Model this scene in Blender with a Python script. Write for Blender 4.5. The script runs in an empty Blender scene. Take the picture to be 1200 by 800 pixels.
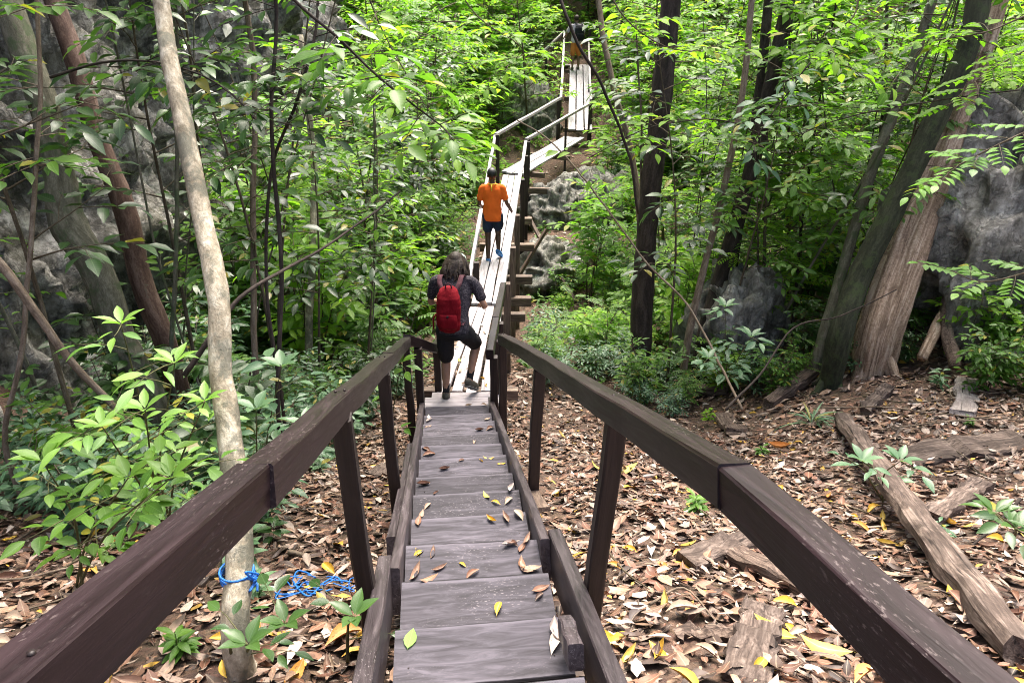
import bpy, bmesh, math, random
import numpy as np
from mathutils import Vector, Matrix, noise

R = math.radians
scene = bpy.context.scene
COL = scene.collection
rng = random.Random(7)
nrng = np.random.default_rng(11)

# ------------------------------------------------------------------ camera, sky, sun, exposure
PITCH = R(26)
F = 880.0                                   # focal length in pixels of the 1200 wide photograph
cam_d = bpy.data.cameras.new('camera')
cam_d.sensor_width = 36.0
cam_d.lens = 36.0 * F / 1200.0
cam_d.clip_start = 0.02
cam_d.clip_end = 500
cam = bpy.data.objects.new('camera', cam_d)
COL.objects.link(cam)
cam.location = (0, 0, 0)
cam.rotation_euler = (R(90) - PITCH, 0, 0)
scene.camera = cam

SUN_EL, SUN_AZ = R(66), R(14)               # azimuth from +Y (ahead of the camera) towards +X
world = bpy.data.worlds.new('World')
scene.world = world
world.use_nodes = True
wn = world.node_tree
bgn = wn.nodes['Background']
sky = wn.nodes.new('ShaderNodeTexSky')
sky.sky_type = 'NISHITA'
sky.sun_disc = False
sky.sun_elevation = SUN_EL
sky.sun_rotation = SUN_AZ
sky.air_density = 1.0
sky.dust_density = 8.0
sky.ozone_density = 0.4
wn.links.new(sky.outputs[0], bgn.inputs[0])
bgn.inputs[1].default_value = 0.15
sun_d = bpy.data.lights.new('sun', 'SUN')
sun_d.energy = 2.8
sun_d.angle = R(40)
sun_d.color = (1.0, 0.96, 0.90)
sun = bpy.data.objects.new('sun', sun_d)
COL.objects.link(sun)
sd = Vector((math.sin(SUN_AZ) * math.cos(SUN_EL), math.cos(SUN_AZ) * math.cos(SUN_EL), math.sin(SUN_EL)))
sun.rotation_euler = sd.to_track_quat('Z', 'Y').to_euler()
scene.view_settings.view_transform = 'Standard'
scene.view_settings.look = 'None'
scene.view_settings.gamma = 1.0
scene.view_settings.exposure = 1.75
scene.render.engine = 'CYCLES'
scene.cycles.use_denoising = True
scene.cycles.filter_width = 1.0
scene.cycles.max_bounces = 8
scene.cycles.transparent_max_bounces = 4
scene.cycles.sample_clamp_indirect = 6

# ------------------------------------------------------------------ picture helpers (where things stand)
cP, sP = math.cos(PITCH), math.sin(PITCH)
def ray(px, py):
    a = (px - 600) / F; b = (py - 400) / F
    return Vector((a, cP - b * sP, -(sP + b * cP)))
def P(px, py, d):
    return ray(px, py) * d
def proj(p):
    d = p[1] * cP - p[2] * sP
    u = p[1] * sP + p[2] * cP
    if d < 0.01: return (1e6, 1e6, d)
    return (600 + F * p[0] / d, 400 - F * u / d, d)

# ------------------------------------------------------------------ terrain height
def _h(i, j, s):
    n = (i * 374761393 + j * 668265263 + s * 1442695041).astype(np.int64)
    n = (n ^ (n >> 13)) * 1274126177
    n = n ^ (n >> 16)
    return (n & 0xffff) / 65535.0
def vnoise(x, y, s=0):
    x = np.asarray(x, float); y = np.asarray(y, float)
    i = np.floor(x).astype(np.int64); j = np.floor(y).astype(np.int64)
    fx = x - i; fy = y - j
    fx = fx * fx * (3 - 2 * fx); fy = fy * fy * (3 - 2 * fy)
    a = _h(i, j, s); b = _h(i + 1, j, s); c = _h(i, j + 1, s); d = _h(i + 1, j + 1, s)
    return a + (b - a) * fx + (c - a) * fy + (a - b - c + d) * fx * fy - 0.5
YS = [-9, -2, 0.2, 6.0, 7.5, 9.5, 12, 14, 16, 18, 20, 22, 25, 28, 32, 38, 46, 62]
ZS = [-1.3, -1.55, -1.68, -4.05, -4.5, -4.95, -5.35, -5.5, -5.45, -5.3, -5.1, -4.85, -4.2, -3.45, -1.6, 1.4, 5.0, 12]
_yy = np.arange(-9, 62, 0.05)
_zz = np.interp(_yy, YS, ZS)
_k = np.ones(17) / 17
_zz = np.convolve(np.pad(_zz, 8, mode='edge'), _k, mode='valid')
def Hn(x, y):
    x = np.asarray(x, float); y = np.asarray(y, float)
    z = np.interp(y, _yy, _zz)
    w = np.clip((y - 5) / 4, 0, 1)
    z = z + w * 0.16 * np.clip(x - 1.5, 0, 5.5) + w * 0.55 * np.clip(x - 7.5, 0, 30)
    z = z + 0.10 * np.clip(x - 3.5, 0, 30) * (1 - w)
    z = z + 0.75 * np.clip(-4.4 - x, 0, 30)
    off = np.clip((np.abs(x + 0.25) - 0.7) / 0.8, 0, 1)
    off = np.maximum(off, np.clip((y - 6) / 2, 0, 1))
    z = z + off * (0.55 * vnoise(x * 0.45, y * 0.45, 1) + 0.22 * vnoise(x * 1.3, y * 1.3, 2)) * (0.35 + 0.65 * w)
    z = z + 0.05 * vnoise(x * 4, y * 4, 3) + 0.02 * vnoise(x * 11, y * 11, 4)
    return z
def H(x, y):
    return float(Hn(x, y))
def ground_at(px, py, dmax=60):
    r = ray(px, py); d = 0.6
    while d < dmax:
        p = r * d
        if p.z < H(p.x, p.y):
            lo, hi = d - 0.1, d
            for _ in range(14):
                m = (lo + hi) / 2; q = r * m
                if q.z < H(q.x, q.y): hi = m
                else: lo = m
            return r * hi
        d += 0.1
    return r * dmax

# ------------------------------------------------------------------ mesh building
class MB:
    def __init__(s):
        s.v = []; s.f = []; s.t = []; s.uv = []; s.m = []
    def add(s, verts, faces, tint=(0.5, 0.5, 0.5), uvs=None, mat=0):
        o = len(s.v)
        s.v.extend([tuple(q) for q in verts])
        s.f.extend([tuple(i + o for i in f) for f in faces])
        s.t.extend(tint if isinstance(tint, list) else [tint] * len(verts))
        s.uv.extend(uvs if uvs is not None else [(0.0, 0.0)] * len(verts))
        s.m.extend([mat] * len(faces))
    def mesh(s, name, mats, smooth=True):
        me = bpy.data.meshes.new(name)
        me.from_pydata(s.v, [], s.f)
        for m in mats: me.materials.append(m)
        if any(s.m): me.polygons.foreach_set('material_index', s.m)
        a = me.attributes.new('tint', 'FLOAT_COLOR', 'POINT')
        a.data.foreach_set('color', np.array([(t[0], t[1], t[2], 1.0) for t in s.t], dtype=np.float32).ravel())
        a = me.attributes.new('leafuv', 'FLOAT2', 'POINT')
        a.data.foreach_set('vector', np.array(s.uv, dtype=np.float32).ravel())
        if smooth: me.polygons.foreach_set('use_smooth', [True] * len(me.polygons))
        me.update()
        return me

def link(name, data, parent=None, label=None, cat=None, group=None, kind=None, M=None):
    o = bpy.data.objects.new(name, data)
    COL.objects.link(o)
    if parent is not None:
        o.parent = parent
        o.matrix_parent_inverse = Matrix.Translation(-Vector(parent.location)) if parent.get('_w') else Matrix()
    if M is not None: o.matrix_basis = M
    if label: o['label'] = label
    if cat: o['category'] = cat
    if group: o['group'] = group
    if kind: o['kind'] = kind
    return o
ROOTS = []
def thing(name, label, cat, loc, group=None):
    o = link(name, None, None, label, cat, group)
    o.empty_display_size = 0.2
    o.location = loc
    o['_w'] = 1
    ROOTS.append(o)
    return o

def frame(p0, p1, up=Vector((0, 0, 1))):
    p0 = Vector(p0); p1 = Vector(p1)
    x = (p1 - p0); L = x.length; x.normalize()
    y = Vector(up).cross(x)
    if y.length < 1e-4: y = Vector((1, 0, 0)).cross(x)
    y.normalize(); z = x.cross(y)
    M = Matrix(((x.x, y.x, z.x, p0.x), (x.y, y.y, z.y, p0.y), (x.z, y.z, z.z, p0.z), (0, 0, 0, 1)))
    return M, L
def beam_mesh(name, L, w, h, mats, bev=0.006, seg=5, jit=0.003, seed=0, ztop=False, rough_end=0.0, taper=1.0):
    """timber along local X, width in Y, height in Z (ztop: top face at z=0)"""
    rr = random.Random(seed); mb = MB()
    prof = [(-w/2+bev, h/2), (w/2-bev, h/2), (w/2, h/2-bev), (w/2, -h/2+bev), (w/2-bev, -h/2), (-w/2+bev, -h/2), (-w/2, -h/2+bev), (-w/2, h/2-bev)]
    vs = []; n = len(prof)
    for i in range(seg + 1):
        t = i / seg; x = L * t
        dy = rr.uniform(-jit, jit); dz = rr.uniform(-jit, jit)
        s = 1 + (taper - 1) * t
        for (a, b) in prof:
            xx = x + (rr.uniform(-rough_end, rough_end) if i in (0, seg) else 0)
            vs.append((xx, a * s + dy + rr.uniform(-jit, jit) * .5, b * s + dz + rr.uniform(-jit, jit) * .5 - (h/2 if ztop else 0)))
    fs = []
    for i in range(seg):
        for k in range(n):
            fs.append((i*n+k, i*n+(k+1) % n, (i+1)*n+(k+1) % n, (i+1)*n+k))
    fs.append(tuple(range(n-1, -1, -1))); fs.append(tuple(seg*n+k for k in range(n)))
    fs = [tuple(reversed(f)) for f in fs]
    mb.add(vs, fs)
    return mb.mesh(name, mats, smooth=False)
_bs = [0]
def beam(name, p0, p1, w, h, mat, parent=None, up=Vector((0, 0, 1)), label=None, cat=None, group=None, **k):
    _bs[0] += 1
    M, L = frame(p0, p1, up)
    me = beam_mesh(name, L, w, h, [mat], seed=_bs[0], **k)
    return link(name, me, parent, label, cat, group, M=M)

def tube(mb, pts, rad, sides=6, tint=None, mat=0, cap=True, rough=0.0, rr=None, flute=None):
    pts = [Vector(p) for p in pts]; n = len(pts)
    if not hasattr(rad, '__len__'): rad = [rad] * n
    t0 = (pts[1] - pts[0]).normalized()
    a = Vector((0, 0, 1)) if abs(t0.z) < 0.9 else Vector((1, 0, 0))
    u = t0.cross(a).normalized()
    vs = []; uv = []; ln = 0; bt = []
    for i, p in enumerate(pts):
        if i == 0: t = t0
        elif i == n-1: t = (pts[i] - pts[i-1]).normalized()
        else: t = (pts[i+1] - pts[i-1]).normalized()
        if i: ln += (pts[i] - pts[i-1]).length
        u = (u - t * u.dot(t)).normalized(); w = t.cross(u)
        for k in range(sides):
            an = 2 * math.pi * k / sides; r = rad[i]
            if rough: r *= 1 + rr.uniform(-rough, rough)
            if flute: r *= flute(i / (n-1), an)
            vs.append(p + u * (math.cos(an) * r) + w * (math.sin(an) * r))
            uv.append((ln, an * 0.3)); bt.append((math.cos(an) * rad[i] + pts[0].x, math.sin(an) * rad[i] + pts[0].y, ln))
    fs = []
    for i in range(n-1):
        for k in range(sides):
            fs.append((i*sides+k, i*sides+(k+1) % sides, (i+1)*sides+(k+1) % sides, (i+1)*sides+k))
    if cap:
        fs.append(tuple(range(sides-1, -1, -1))); fs.append(tuple((n-1)*sides+k for k in range(sides)))
    mb.add(vs, fs, bt if tint is None else tint, uv, mat)

def catmull(pts, per=6):
    pts = [Vector(p) for p in pts]
    if len(pts) < 3:
        return [pts[0].lerp(pts[1], i / per) for i in range(per + 1)]
    q = [pts[0] * 2 - pts[1]] + pts + [pts[-1] * 2 - pts[-2]]
    out = []
    for i in range(1, len(q) - 2):
        a, b, c, d = q[i-1], q[i], q[i+1], q[i+2]
        for k in range(per):
            t = k / per
            out.append(0.5 * ((2*b) + (c-a)*t + (2*a-5*b+4*c-d)*t*t + (3*b-a-3*c+d)*t*t*t))
    out.append(pts[-1])
    return out

def leaf(mb, base, d, nrm, L, W, droop=0.25, fold=0.2, tint=(.5, .5, .5), hi=False, mat=0):
    d = d.normalized(); side = d.cross(nrm)
    if side.length < 1e-3: side = d.cross(Vector((1, .2, .1)))
    side.normalize(); up = side.cross(d)
    if hi:
        st = [(0.0, 0.0), (0.08, .02), (0.22, .6), (0.42, 1.0), (0.62, .92), (0.8, .55), (1.0, 0)]
    else:
        st = [(0.0, 0.0), (0.3, .85), (0.62, .9), (1.0, 0)]
    vs = []; uv = []; rows = []
    for (t, w) in st:
        c = base + d * (L * t * (1 - .12 * droop * t)) - up * (droop * L * t * t * .8)
        if w == 0:
            rows.append([len(vs)]); vs.append(c); uv.append((t, 0))
        else:
            hw = W * .5 * w; lift = up * (hw * fold * 1.6)
            rows.append([len(vs), len(vs)+1, len(vs)+2])
            vs += [c - side * hw + lift, c, c + side * hw + lift]
            uv += [(t, -w), (t, 0), (t, w)]
    fs = []
    for a, b in zip(rows, rows[1:]):
        if len(a) == 1: fs += [(a[0], b[1], b[0]), (a[0], b[2], b[1])]
        elif len(b) == 1: fs += [(a[0], a[1], b[0]), (a[1], a[2], b[0])]
        else: fs += [(a[0], a[1], b[1], b[0]), (a[1], a[2], b[2], b[1])]
    mb.add(vs, fs, tint, uv, mat)

# ------------------------------------------------------------------ materials
def mat_new(name):
    m = bpy.data.materials.new(name); m.use_nodes = True
    nt = m.node_tree
    return m, nt, nt.nodes['Principled BSDF'], nt.nodes['Material Output']
def N(nt, typ, **k):
    n = nt.nodes.new(typ)
    for a, b in k.items():
        if hasattr(n, a): setattr(n, a, b)
    return n
def ramp(nt, stops, src=None):
    n = nt.nodes.new('ShaderNodeValToRGB')
    e = n.color_ramp.elements
    while len(e) < len(stops): e.new(0.5)
    for i, (p, c) in enumerate(stops):
        e[i].position = p; e[i].color = (c[0], c[1], c[2], 1)
    if src is not None: nt.links.new(src, n.inputs[0])
    return n
def mixc(nt, fac, a, b, mode='MIX'):
    n = nt.nodes.new('ShaderNodeMix'); n.data_type = 'RGBA'; n.blend_type = mode
    for i, s in ((0, fac), (6, a), (7, b)):
        if isinstance(s, (int, float)): n.inputs[i].default_value = s
        elif isinstance(s, tuple): n.inputs[i].default_value = (s[0], s[1], s[2], 1)
        else: nt.links.new(s, n.inputs[i])
    return n.outputs[2]
def math_n(nt, op, a, b=None, c=None):
    n = nt.nodes.new('ShaderNodeMath'); n.operation = op
    for i, s in enumerate((a, b, c)):
        if s is None: continue
        if isinstance(s, (int, float)): n.inputs[i].default_value = s
        else: nt.links.new(s, n.inputs[i])
    return n.outputs[0]
def noise_n(nt, vec, scale, detail=4, rough=.55, dist=0.0):
    n = nt.nodes.new('ShaderNodeTexNoise')
    n.inputs['Scale'].default_value = scale; n.inputs['Detail'].default_value = detail
    n.inputs['Roughness'].default_value = rough; n.inputs['Distortion'].default_value = dist
    if vec is not None: nt.links.new(vec, n.inputs['Vector'])
    return n.outputs['Fac']
def mapped(nt, scale=(1, 1, 1), obj_rand=True, geo=False):
    tc = nt.nodes.new('ShaderNodeTexCoord')
    mp = nt.nodes.new('ShaderNodeMapping')
    mp.inputs['Scale'].default_value = scale
    src = tc.outputs['Object']
    if geo:
        g = nt.nodes.new('ShaderNodeNewGeometry'); src = g.outputs['Position']
    if obj_rand:
        oi = nt.nodes.new('ShaderNodeObjectInfo')
        va = nt.nodes.new('ShaderNodeVectorMath'); va.operation = 'MULTIPLY_ADD'
        cb = nt.nodes.new('ShaderNodeCombineXYZ')
        r = math_n(nt, 'MULTIPLY', oi.outputs['Random'], 37.0)
        for i in range(3): nt.links.new(r, cb.inputs[i])
        va.inputs[1].default_value = (1, 1, 1)
        nt.links.new(src, va.inputs[0]); nt.links.new(cb.outputs[0], va.inputs[2])
        src = va.outputs[0]
    nt.links.new(src, mp.inputs['Vector'])
    return mp.outputs[0]
def bump(nt, h, strength, dist, bsdf, chain=None):
    b = nt.nodes.new('ShaderNodeBump')
    b.inputs['Strength'].default_value = strength; b.inputs['Distance'].default_value = dist
    nt.links.new(h, b.inputs['Height'])
    nt.links.new(b.outputs[0], bsdf.inputs['Normal'])

def wood_mat(name, dark, mid, light, rough=.6, speck=None, grain=(1.2, 16, 16), bs=.5, spec=.4, var=.35, edge=False, stain=False):
    m, nt, b, o = mat_new(name)
    v = mapped(nt, grain)
    g = noise_n(nt, v, 2.2, 6, .62, 1.2)
    v2 = mapped(nt, (grain[0] * .5, 3, 3))
    p = noise_n(nt, v2, 1.6, 3, .5)
    r1 = ramp(nt, [(.35, dark), (.5, mid), (.66, light)], g)
    oi = N(nt, 'ShaderNodeObjectInfo')
    dm = math_n(nt, 'MULTIPLY_ADD', oi.outputs['Random'], var, 1 - var / 2)
    pm = math_n(nt, 'MULTIPLY_ADD', p, .9, .55)
    k = math_n(nt, 'MULTIPLY', dm, pm)
    cb = N(nt, 'ShaderNodeCombineColor')
    for i in range(3): nt.links.new(k, cb.inputs[i])
    col = mixc(nt, 1.0, r1.outputs[0], cb.outputs[0], 'MULTIPLY')
    if speck:
        vs = mapped(nt, (38, 95, 95))
        s = noise_n(nt, vs, 1.5, 3, .6)
        sr = ramp(nt, [(.59, (0, 0, 0)), (.66, (1, 1, 1))], s)
        vs2 = mapped(nt, (2.5, 4, 4))
        s2 = ramp(nt, [(.48, (0, 0, 0)), (.66, (1, 1, 1))], noise_n(nt, vs2, 1.0, 2, .5))
        f = math_n(nt, 'MULTIPLY', sr.outputs[0], s2.outputs[0])
        f = math_n(nt, 'MULTIPLY', f, .55)
        col = mixc(nt, f, col, speck)
    if stain:
        v3 = mapped(nt, (3.2, 7, 7))
        sf = ramp(nt, [(.42, (0, 0, 0)), (.58, (1, 1, 1))], noise_n(nt, v3, 1.0, 6, .7, .5)).outputs[0]
        col = mixc(nt, math_n(nt, 'MULTIPLY', sf, .7), col, tuple(x * .9 for x in dark))
        v4 = mapped(nt, (1.1, 30, 30))
        ck = ramp(nt, [(.30, (1, 1, 1)), (.37, (0, 0, 0))], noise_n(nt, v4, 1.0, 3, .5)).outputs[0]
        col = mixc(nt, math_n(nt, 'MULTIPLY', ck, .9), col, (.008, .006, .005))
    if edge:                                 # worn long edges; shade line and edge glint between treads painted into the colour
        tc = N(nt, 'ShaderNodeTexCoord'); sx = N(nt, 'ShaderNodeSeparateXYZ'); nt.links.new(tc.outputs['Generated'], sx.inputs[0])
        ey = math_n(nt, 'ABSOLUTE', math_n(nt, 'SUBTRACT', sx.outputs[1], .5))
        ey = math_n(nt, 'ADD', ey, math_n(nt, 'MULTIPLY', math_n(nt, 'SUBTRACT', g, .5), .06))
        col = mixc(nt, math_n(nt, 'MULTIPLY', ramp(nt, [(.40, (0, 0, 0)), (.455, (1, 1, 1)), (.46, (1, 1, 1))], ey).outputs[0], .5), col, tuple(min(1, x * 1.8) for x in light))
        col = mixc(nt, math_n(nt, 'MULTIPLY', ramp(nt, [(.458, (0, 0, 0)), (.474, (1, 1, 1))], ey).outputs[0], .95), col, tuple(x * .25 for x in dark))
    nt.links.new(col, b.inputs['Base Color'])
    rr = math_n(nt, 'MULTIPLY_ADD', g, .35, rough - .18)
    nt.links.new(rr, b.inputs['Roughness'])
    b.inputs['Specular IOR Level'].default_value = spec
    bump(nt, g, bs, .004, b)
    return m

M_RAIL = wood_mat('dark_stained_rail_wood', (.008, .004, .0048), (.013, .0066, .008), (.022, .0122, .0145), .40, (.17, .14, .135), bs=.4, spec=.3, var=.12)
M_POST = wood_mat('dark_stained_post_wood', (.010, .006, .0055), (.02, .0115, .01), (.034, .021, .017), .55, None, bs=.5)
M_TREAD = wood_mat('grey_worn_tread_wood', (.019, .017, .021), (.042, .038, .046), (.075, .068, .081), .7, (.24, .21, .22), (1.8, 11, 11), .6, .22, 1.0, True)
M_STRING = wood_mat('stringer_wood', (.022, .016, .018), (.042, .032, .035), (.075, .06, .064), .45, (.25, .22, .22), bs=.5)
M_PLANK = wood_mat('bleached_plank_wood', (.20, .18, .19), (.33, .308, .325), (.45, .425, .445), .65, None, bs=.5)
M_PLANKD = wood_mat('worn_plank_wood', (.2, .17, .17), (.34, .3, .31), (.46, .42, .43), .65, None, bs=.5)
M_BEAMB = wood_mat('brown_cross_beam_wood', (.05, .033, .024), (.11, .075, .055), (.2, .15, .11), .75, None, bs=.7)
M_LOG = wood_mat('rotting_log_wood', (.04, .029, .024), (.13, .096, .078), (.24, .19, .16), .85, None, (1.0, 22, 22), .9, .2, stain=True)
M_PALE = wood_mat('pale_dry_plank_wood', (.15, .125, .115), (.27, .235, .215), (.37, .325, .30), .85, None, (1.0, 22, 22), .8, .2, stain=True)
M_LOGD = wood_mat('dark_rotten_wood', (.035, .025, .02), (.10, .07, .055), (.22, .165, .13), .85, None, (1.0, 26, 26), 1.0, .2)

def bark_mat(name, c0, c1, c2, patch=None, patch_lo=.55, scale=1.0, bs=.6, grain=(16, 16, 4), dist=.4):
    """coordinates straightened along the stem are stored per vertex, so the grain follows a leaning trunk"""
    m, nt, b, o = mat_new(name)
    at = N(nt, 'ShaderNodeAttribute', attribute_name='tint')
    def mp_(sc):
        mp = N(nt, 'ShaderNodeMapping'); mp.inputs['Scale'].default_value = sc
        nt.links.new(at.outputs['Vector'], mp.inputs['Vector']); return mp.outputs[0]
    g = noise_n(nt, mp_(tuple(x * scale for x in grain)), 1.0, 8, .7, dist)
    g2 = noise_n(nt, mp_((6 * scale, 6 * scale, 5 * scale)), 1.0, 5, .65, .3)
    g3 = noise_n(nt, mp_((60 * scale, 60 * scale, 40 * scale)), 1.0, 4, .7)
    h = math_n(nt, 'ADD', math_n(nt, 'MULTIPLY', g, .7), math_n(nt, 'MULTIPLY', g3, .3))
    col = ramp(nt, [(.38, c0), (.5, c1), (.61, c2)], h).outputs[0]
    if patch:
        f = ramp(nt, [(patch_lo, (0, 0, 0)), (patch_lo + .06, (1, 1, 1))], math_n(nt, 'ADD', math_n(nt, 'MULTIPLY', g2, .8), math_n(nt, 'MULTIPLY', g3, .2))).outputs[0]
        col = mixc(nt, math_n(nt, 'MULTIPLY', f, .75), col, patch)
    nt.links.new(col, b.inputs['Base Color'])
    b.inputs['Roughness'].default_value = .85
    b.inputs['Specular IOR Level'].default_value = .25
    bump(nt, h, bs, .02, b)
    return m
M_BARKP = bark_mat('pale_blotched_bark', (.15, .125, .085), (.29, .25, .18), (.47, .43, .34), (.085, .088, .066), .485, 1.0, .8, (14, 14, 9))
M_BARKM = bark_mat('mossy_grey_bark', (.05, .045, .03), (.10, .095, .065), (.18, .165, .125), (.05, .075, .03), .52)
M_BARKR = bark_mat('reddish_brown_bark', (.04, .022, .016), (.085, .05, .038), (.15, .10, .08), (.10, .10, .075), .6)
M_BARKD = bark_mat('dark_wet_bark', (.012, .009, .007), (.028, .02, .016), (.055, .042, .034), (.04, .045, .025), .62)
M_BARKG = bark_mat('moss_covered_dark_bark', (.011, .012, .007), (.024, .027, .014), (.045, .05, .028), (.035, .05, .017), .52)
M_BARKX = bark_mat('dead_stripped_trunk_wood', (.09, .058, .038), (.27, .19, .13), (.48, .38, .29), (.13, .085, .055), .56, 1.0, 1.0, (26, 26, 1.6), .3)
M_TWIG = bark_mat('thin_stem_bark', (.035, .026, .016), (.075, .058, .036), (.14, .115, .08), None, 1, 2.0, .3)
M_VINE = bark_mat('brown_liana_bark', (.07, .05, .033), (.14, .105, .075), (.23, .185, .14), None, 1, 2.0, .3)
M_STEMG = bark_mat('green_brown_stem', (.04, .045, .018), (.075, .075, .03), (.12, .11, .05), None, 1, 2.0, .2)

def leaf_mat(name, c0, c1, c2, trans=.35, rough=.38, vein=.35, tmul=1.6, sp=.5):
    m, nt, b, o = mat_new(name)
    at = N(nt, 'ShaderNodeAttribute', attribute_name='tint')
    spec_ = sp
    sp = N(nt, 'ShaderNodeSeparateColor'); nt.links.new(at.outputs['Color'], sp.inputs[0])
    oi = N(nt, 'ShaderNodeObjectInfo')
    f = math_n(nt, 'MULTIPLY_ADD', oi.outputs['Random'], .5, math_n(nt, 'MULTIPLY', sp.outputs[0], .75))
    f = math_n(nt, 'SUBTRACT', f, .12)
    col = ramp(nt, [(.1, c0), (.5, c1), (.95, c2)], f).outputs[0]
    # rare yellowing leaves
    yl = math_n(nt, 'GREATER_THAN', sp.outputs[1], .965)
    col = mixc(nt, math_n(nt, 'MULTIPLY', yl, .75), col, (.30, .24, .03))
    # veins from the leaf's own coordinates
    uv = N(nt, 'ShaderNodeAttribute', attribute_name='leafuv')
    sx = N(nt, 'ShaderNodeSeparateXYZ'); nt.links.new(uv.outputs['Vector'], sx.inputs[0])
    av = math_n(nt, 'ABSOLUTE', sx.outputs[1])
    mid = math_n(nt, 'LESS_THAN', av, .06)
    w = math_n(nt, 'SUBTRACT', math_n(nt, 'MULTIPLY', sx.outputs[0], 10.0), math_n(nt, 'MULTIPLY', av, 2.0))
    w = math_n(nt, 'FRACT', w)
    sv = math_n(nt, 'LESS_THAN', w, .13)
    vf = math_n(nt, 'MULTIPLY', math_n(nt, 'MAXIMUM', mid, math_n(nt, 'MULTIPLY', sv, .5)), vein)
    col = mixc(nt, vf, col, tuple(min(1, x * 1.5 + .06) for x in c1))
    v = mapped(nt, (9, 9, 9), geo=True, obj_rand=False)
    sn = ramp(nt, [(.62, (0, 0, 0)), (.74, (1, 1, 1))], noise_n(nt, v, 3.0, 3, .6)).outputs[0]
    col = mixc(nt, math_n(nt, 'MULTIPLY', sn, .35), col, (.10, .085, .03))
    geo = N(nt, 'ShaderNodeNewGeometry')
    colb = mixc(nt, math_n(nt, 'MULTIPLY', geo.outputs['Backfacing'], .35), col, (.16, .22, .09))
    nt.links.new(colb, b.inputs['Base Color'])
    b.inputs['Roughness'].default_value = rough
    b.inputs['Specular IOR Level'].default_value = spec_
    bump(nt, math_n(nt, 'MAXIMUM', mid, sv), .25, .002, b)
    tr = N(nt, 'ShaderNodeBsdfTranslucent')
    tc = mixc(nt, 1.0, col, (tmul * .95, tmul * 1.15, tmul * .45), 'MULTIPLY')
    nt.links.new(tc, tr.inputs['Color'])
    ms = N(nt, 'ShaderNodeMixShader'); ms.inputs[0].default_value = trans
    nt.links.new(b.outputs[0], ms.inputs[1]); nt.links.new(tr.outputs[0], ms.inputs[2])
    nt.links.new(ms.outputs[0], o.inputs['Surface'])
    return m
L_DARK = leaf_mat('dark_glossy_leaf', (.016, .045, .012), (.032, .08, .018), (.058, .125, .024), .28, .34, sp=.5)
L_MID = leaf_mat('mid_green_leaf', (.034, .088, .012), (.066, .155, .018), (.115, .225, .028), .42, .42, sp=.35)
L_LIME = leaf_mat('bright_green_leaf', (.08, .18, .014), (.145, .28, .022), (.24, .38, .04), .55, .45, sp=.3)
L_YOUNG = leaf_mat('young_light_green_leaf', (.07, .165, .03), (.12, .25, .042), (.20, .35, .06), .36, .42, .3, sp=.4)
L_BLUE = leaf_mat('blue_green_leaf', (.036, .088, .042), (.064, .135, .066), (.105, .19, .09), .28, .38, sp=.45)

def litter_mat():
    m, nt, b, o = mat_new('dry_fallen_leaf')
    at = N(nt, 'ShaderNodeAttribute', attribute_name='tint')
    uv = N(nt, 'ShaderNodeAttribute', attribute_name='leafuv')
    sx = N(nt, 'ShaderNodeSeparateXYZ'); nt.links.new(uv.outputs['Vector'], sx.inputs[0])
    av = math_n(nt, 'ABSOLUTE', sx.outputs[1])
    mid = math_n(nt, 'LESS_THAN', av, .07)
    v = mapped(nt, (1, 1, 1), geo=True, obj_rand=False)
    n1 = noise_n(nt, v, 45, 4, .65)
    k = math_n(nt, 'MULTIPLY_ADD', n1, .9, .55)
    cb = N(nt, 'ShaderNodeCombineColor')
    for i in range(3): nt.links.new(k, cb.inputs[i])
    col = mixc(nt, 1.0, at.outputs['Color'], cb.outputs[0], 'MULTIPLY')
    sp = ramp(nt, [(.62, (0, 0, 0)), (.7, (1, 1, 1))], noise_n(nt, v, 70, 2, .5)).outputs[0]
    col = mixc(nt, math_n(nt, 'MULTIPLY', sp, .55), col, (.05, .03, .02))
    col = mixc(nt, math_n(nt, 'MULTIPLY', mid, .3), col, (.45, .36, .25))
    nt.links.new(col, b.inputs['Base Color'])
    b.inputs['Roughness'].default_value = .55
    b.inputs['Specular IOR Level'].default_value = .35
    bump(nt, n1, .3, .003, b)
    return m
M_LITTER = litter_mat()

def ground_mat():
    m, nt, b, o = mat_new('forest_soil')
    v = mapped(nt, (1, 1, 1), geo=True, obj_rand=False)
    n1 = noise_n(nt, v, 3.0, 8, .7)
    n2 = noise_n(nt, v, 26, 6, .7)
    vo = N(nt, 'ShaderNodeTexVoronoi'); vo.inputs['Scale'].default_value = 22
    nt.links.new(v, vo.inputs['Vector'])
    c1 = ramp(nt, [(.2, (.03, .018, .012)), (.5, (.085, .052, .035)), (.8, (.16, .105, .07))], n2).outputs[0]
    c2 = mixc(nt, .45, c1, vo.outputs['Color'], 'OVERLAY')
    hs = N(nt, 'ShaderNodeHueSaturation'); hs.inputs['Saturation'].default_value = .45
    nt.links.new(c2, hs.inputs['Color'])
    col = mixc(nt, .55, c1, mixc(nt, 1.0, hs.outputs[0], (1.0, .68, .48), 'MULTIPLY'))
    nt.links.new(col, b.inputs['Base Color'])
    b.inputs['Roughness'].default_value = .9
    h = math_n(nt, 'ADD', n2, math_n(nt, 'MULTIPLY', vo.outputs['Distance'], .8))
    bump(nt, h, .9, .03, b)
    return m
M_GROUND = ground_mat()

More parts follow.
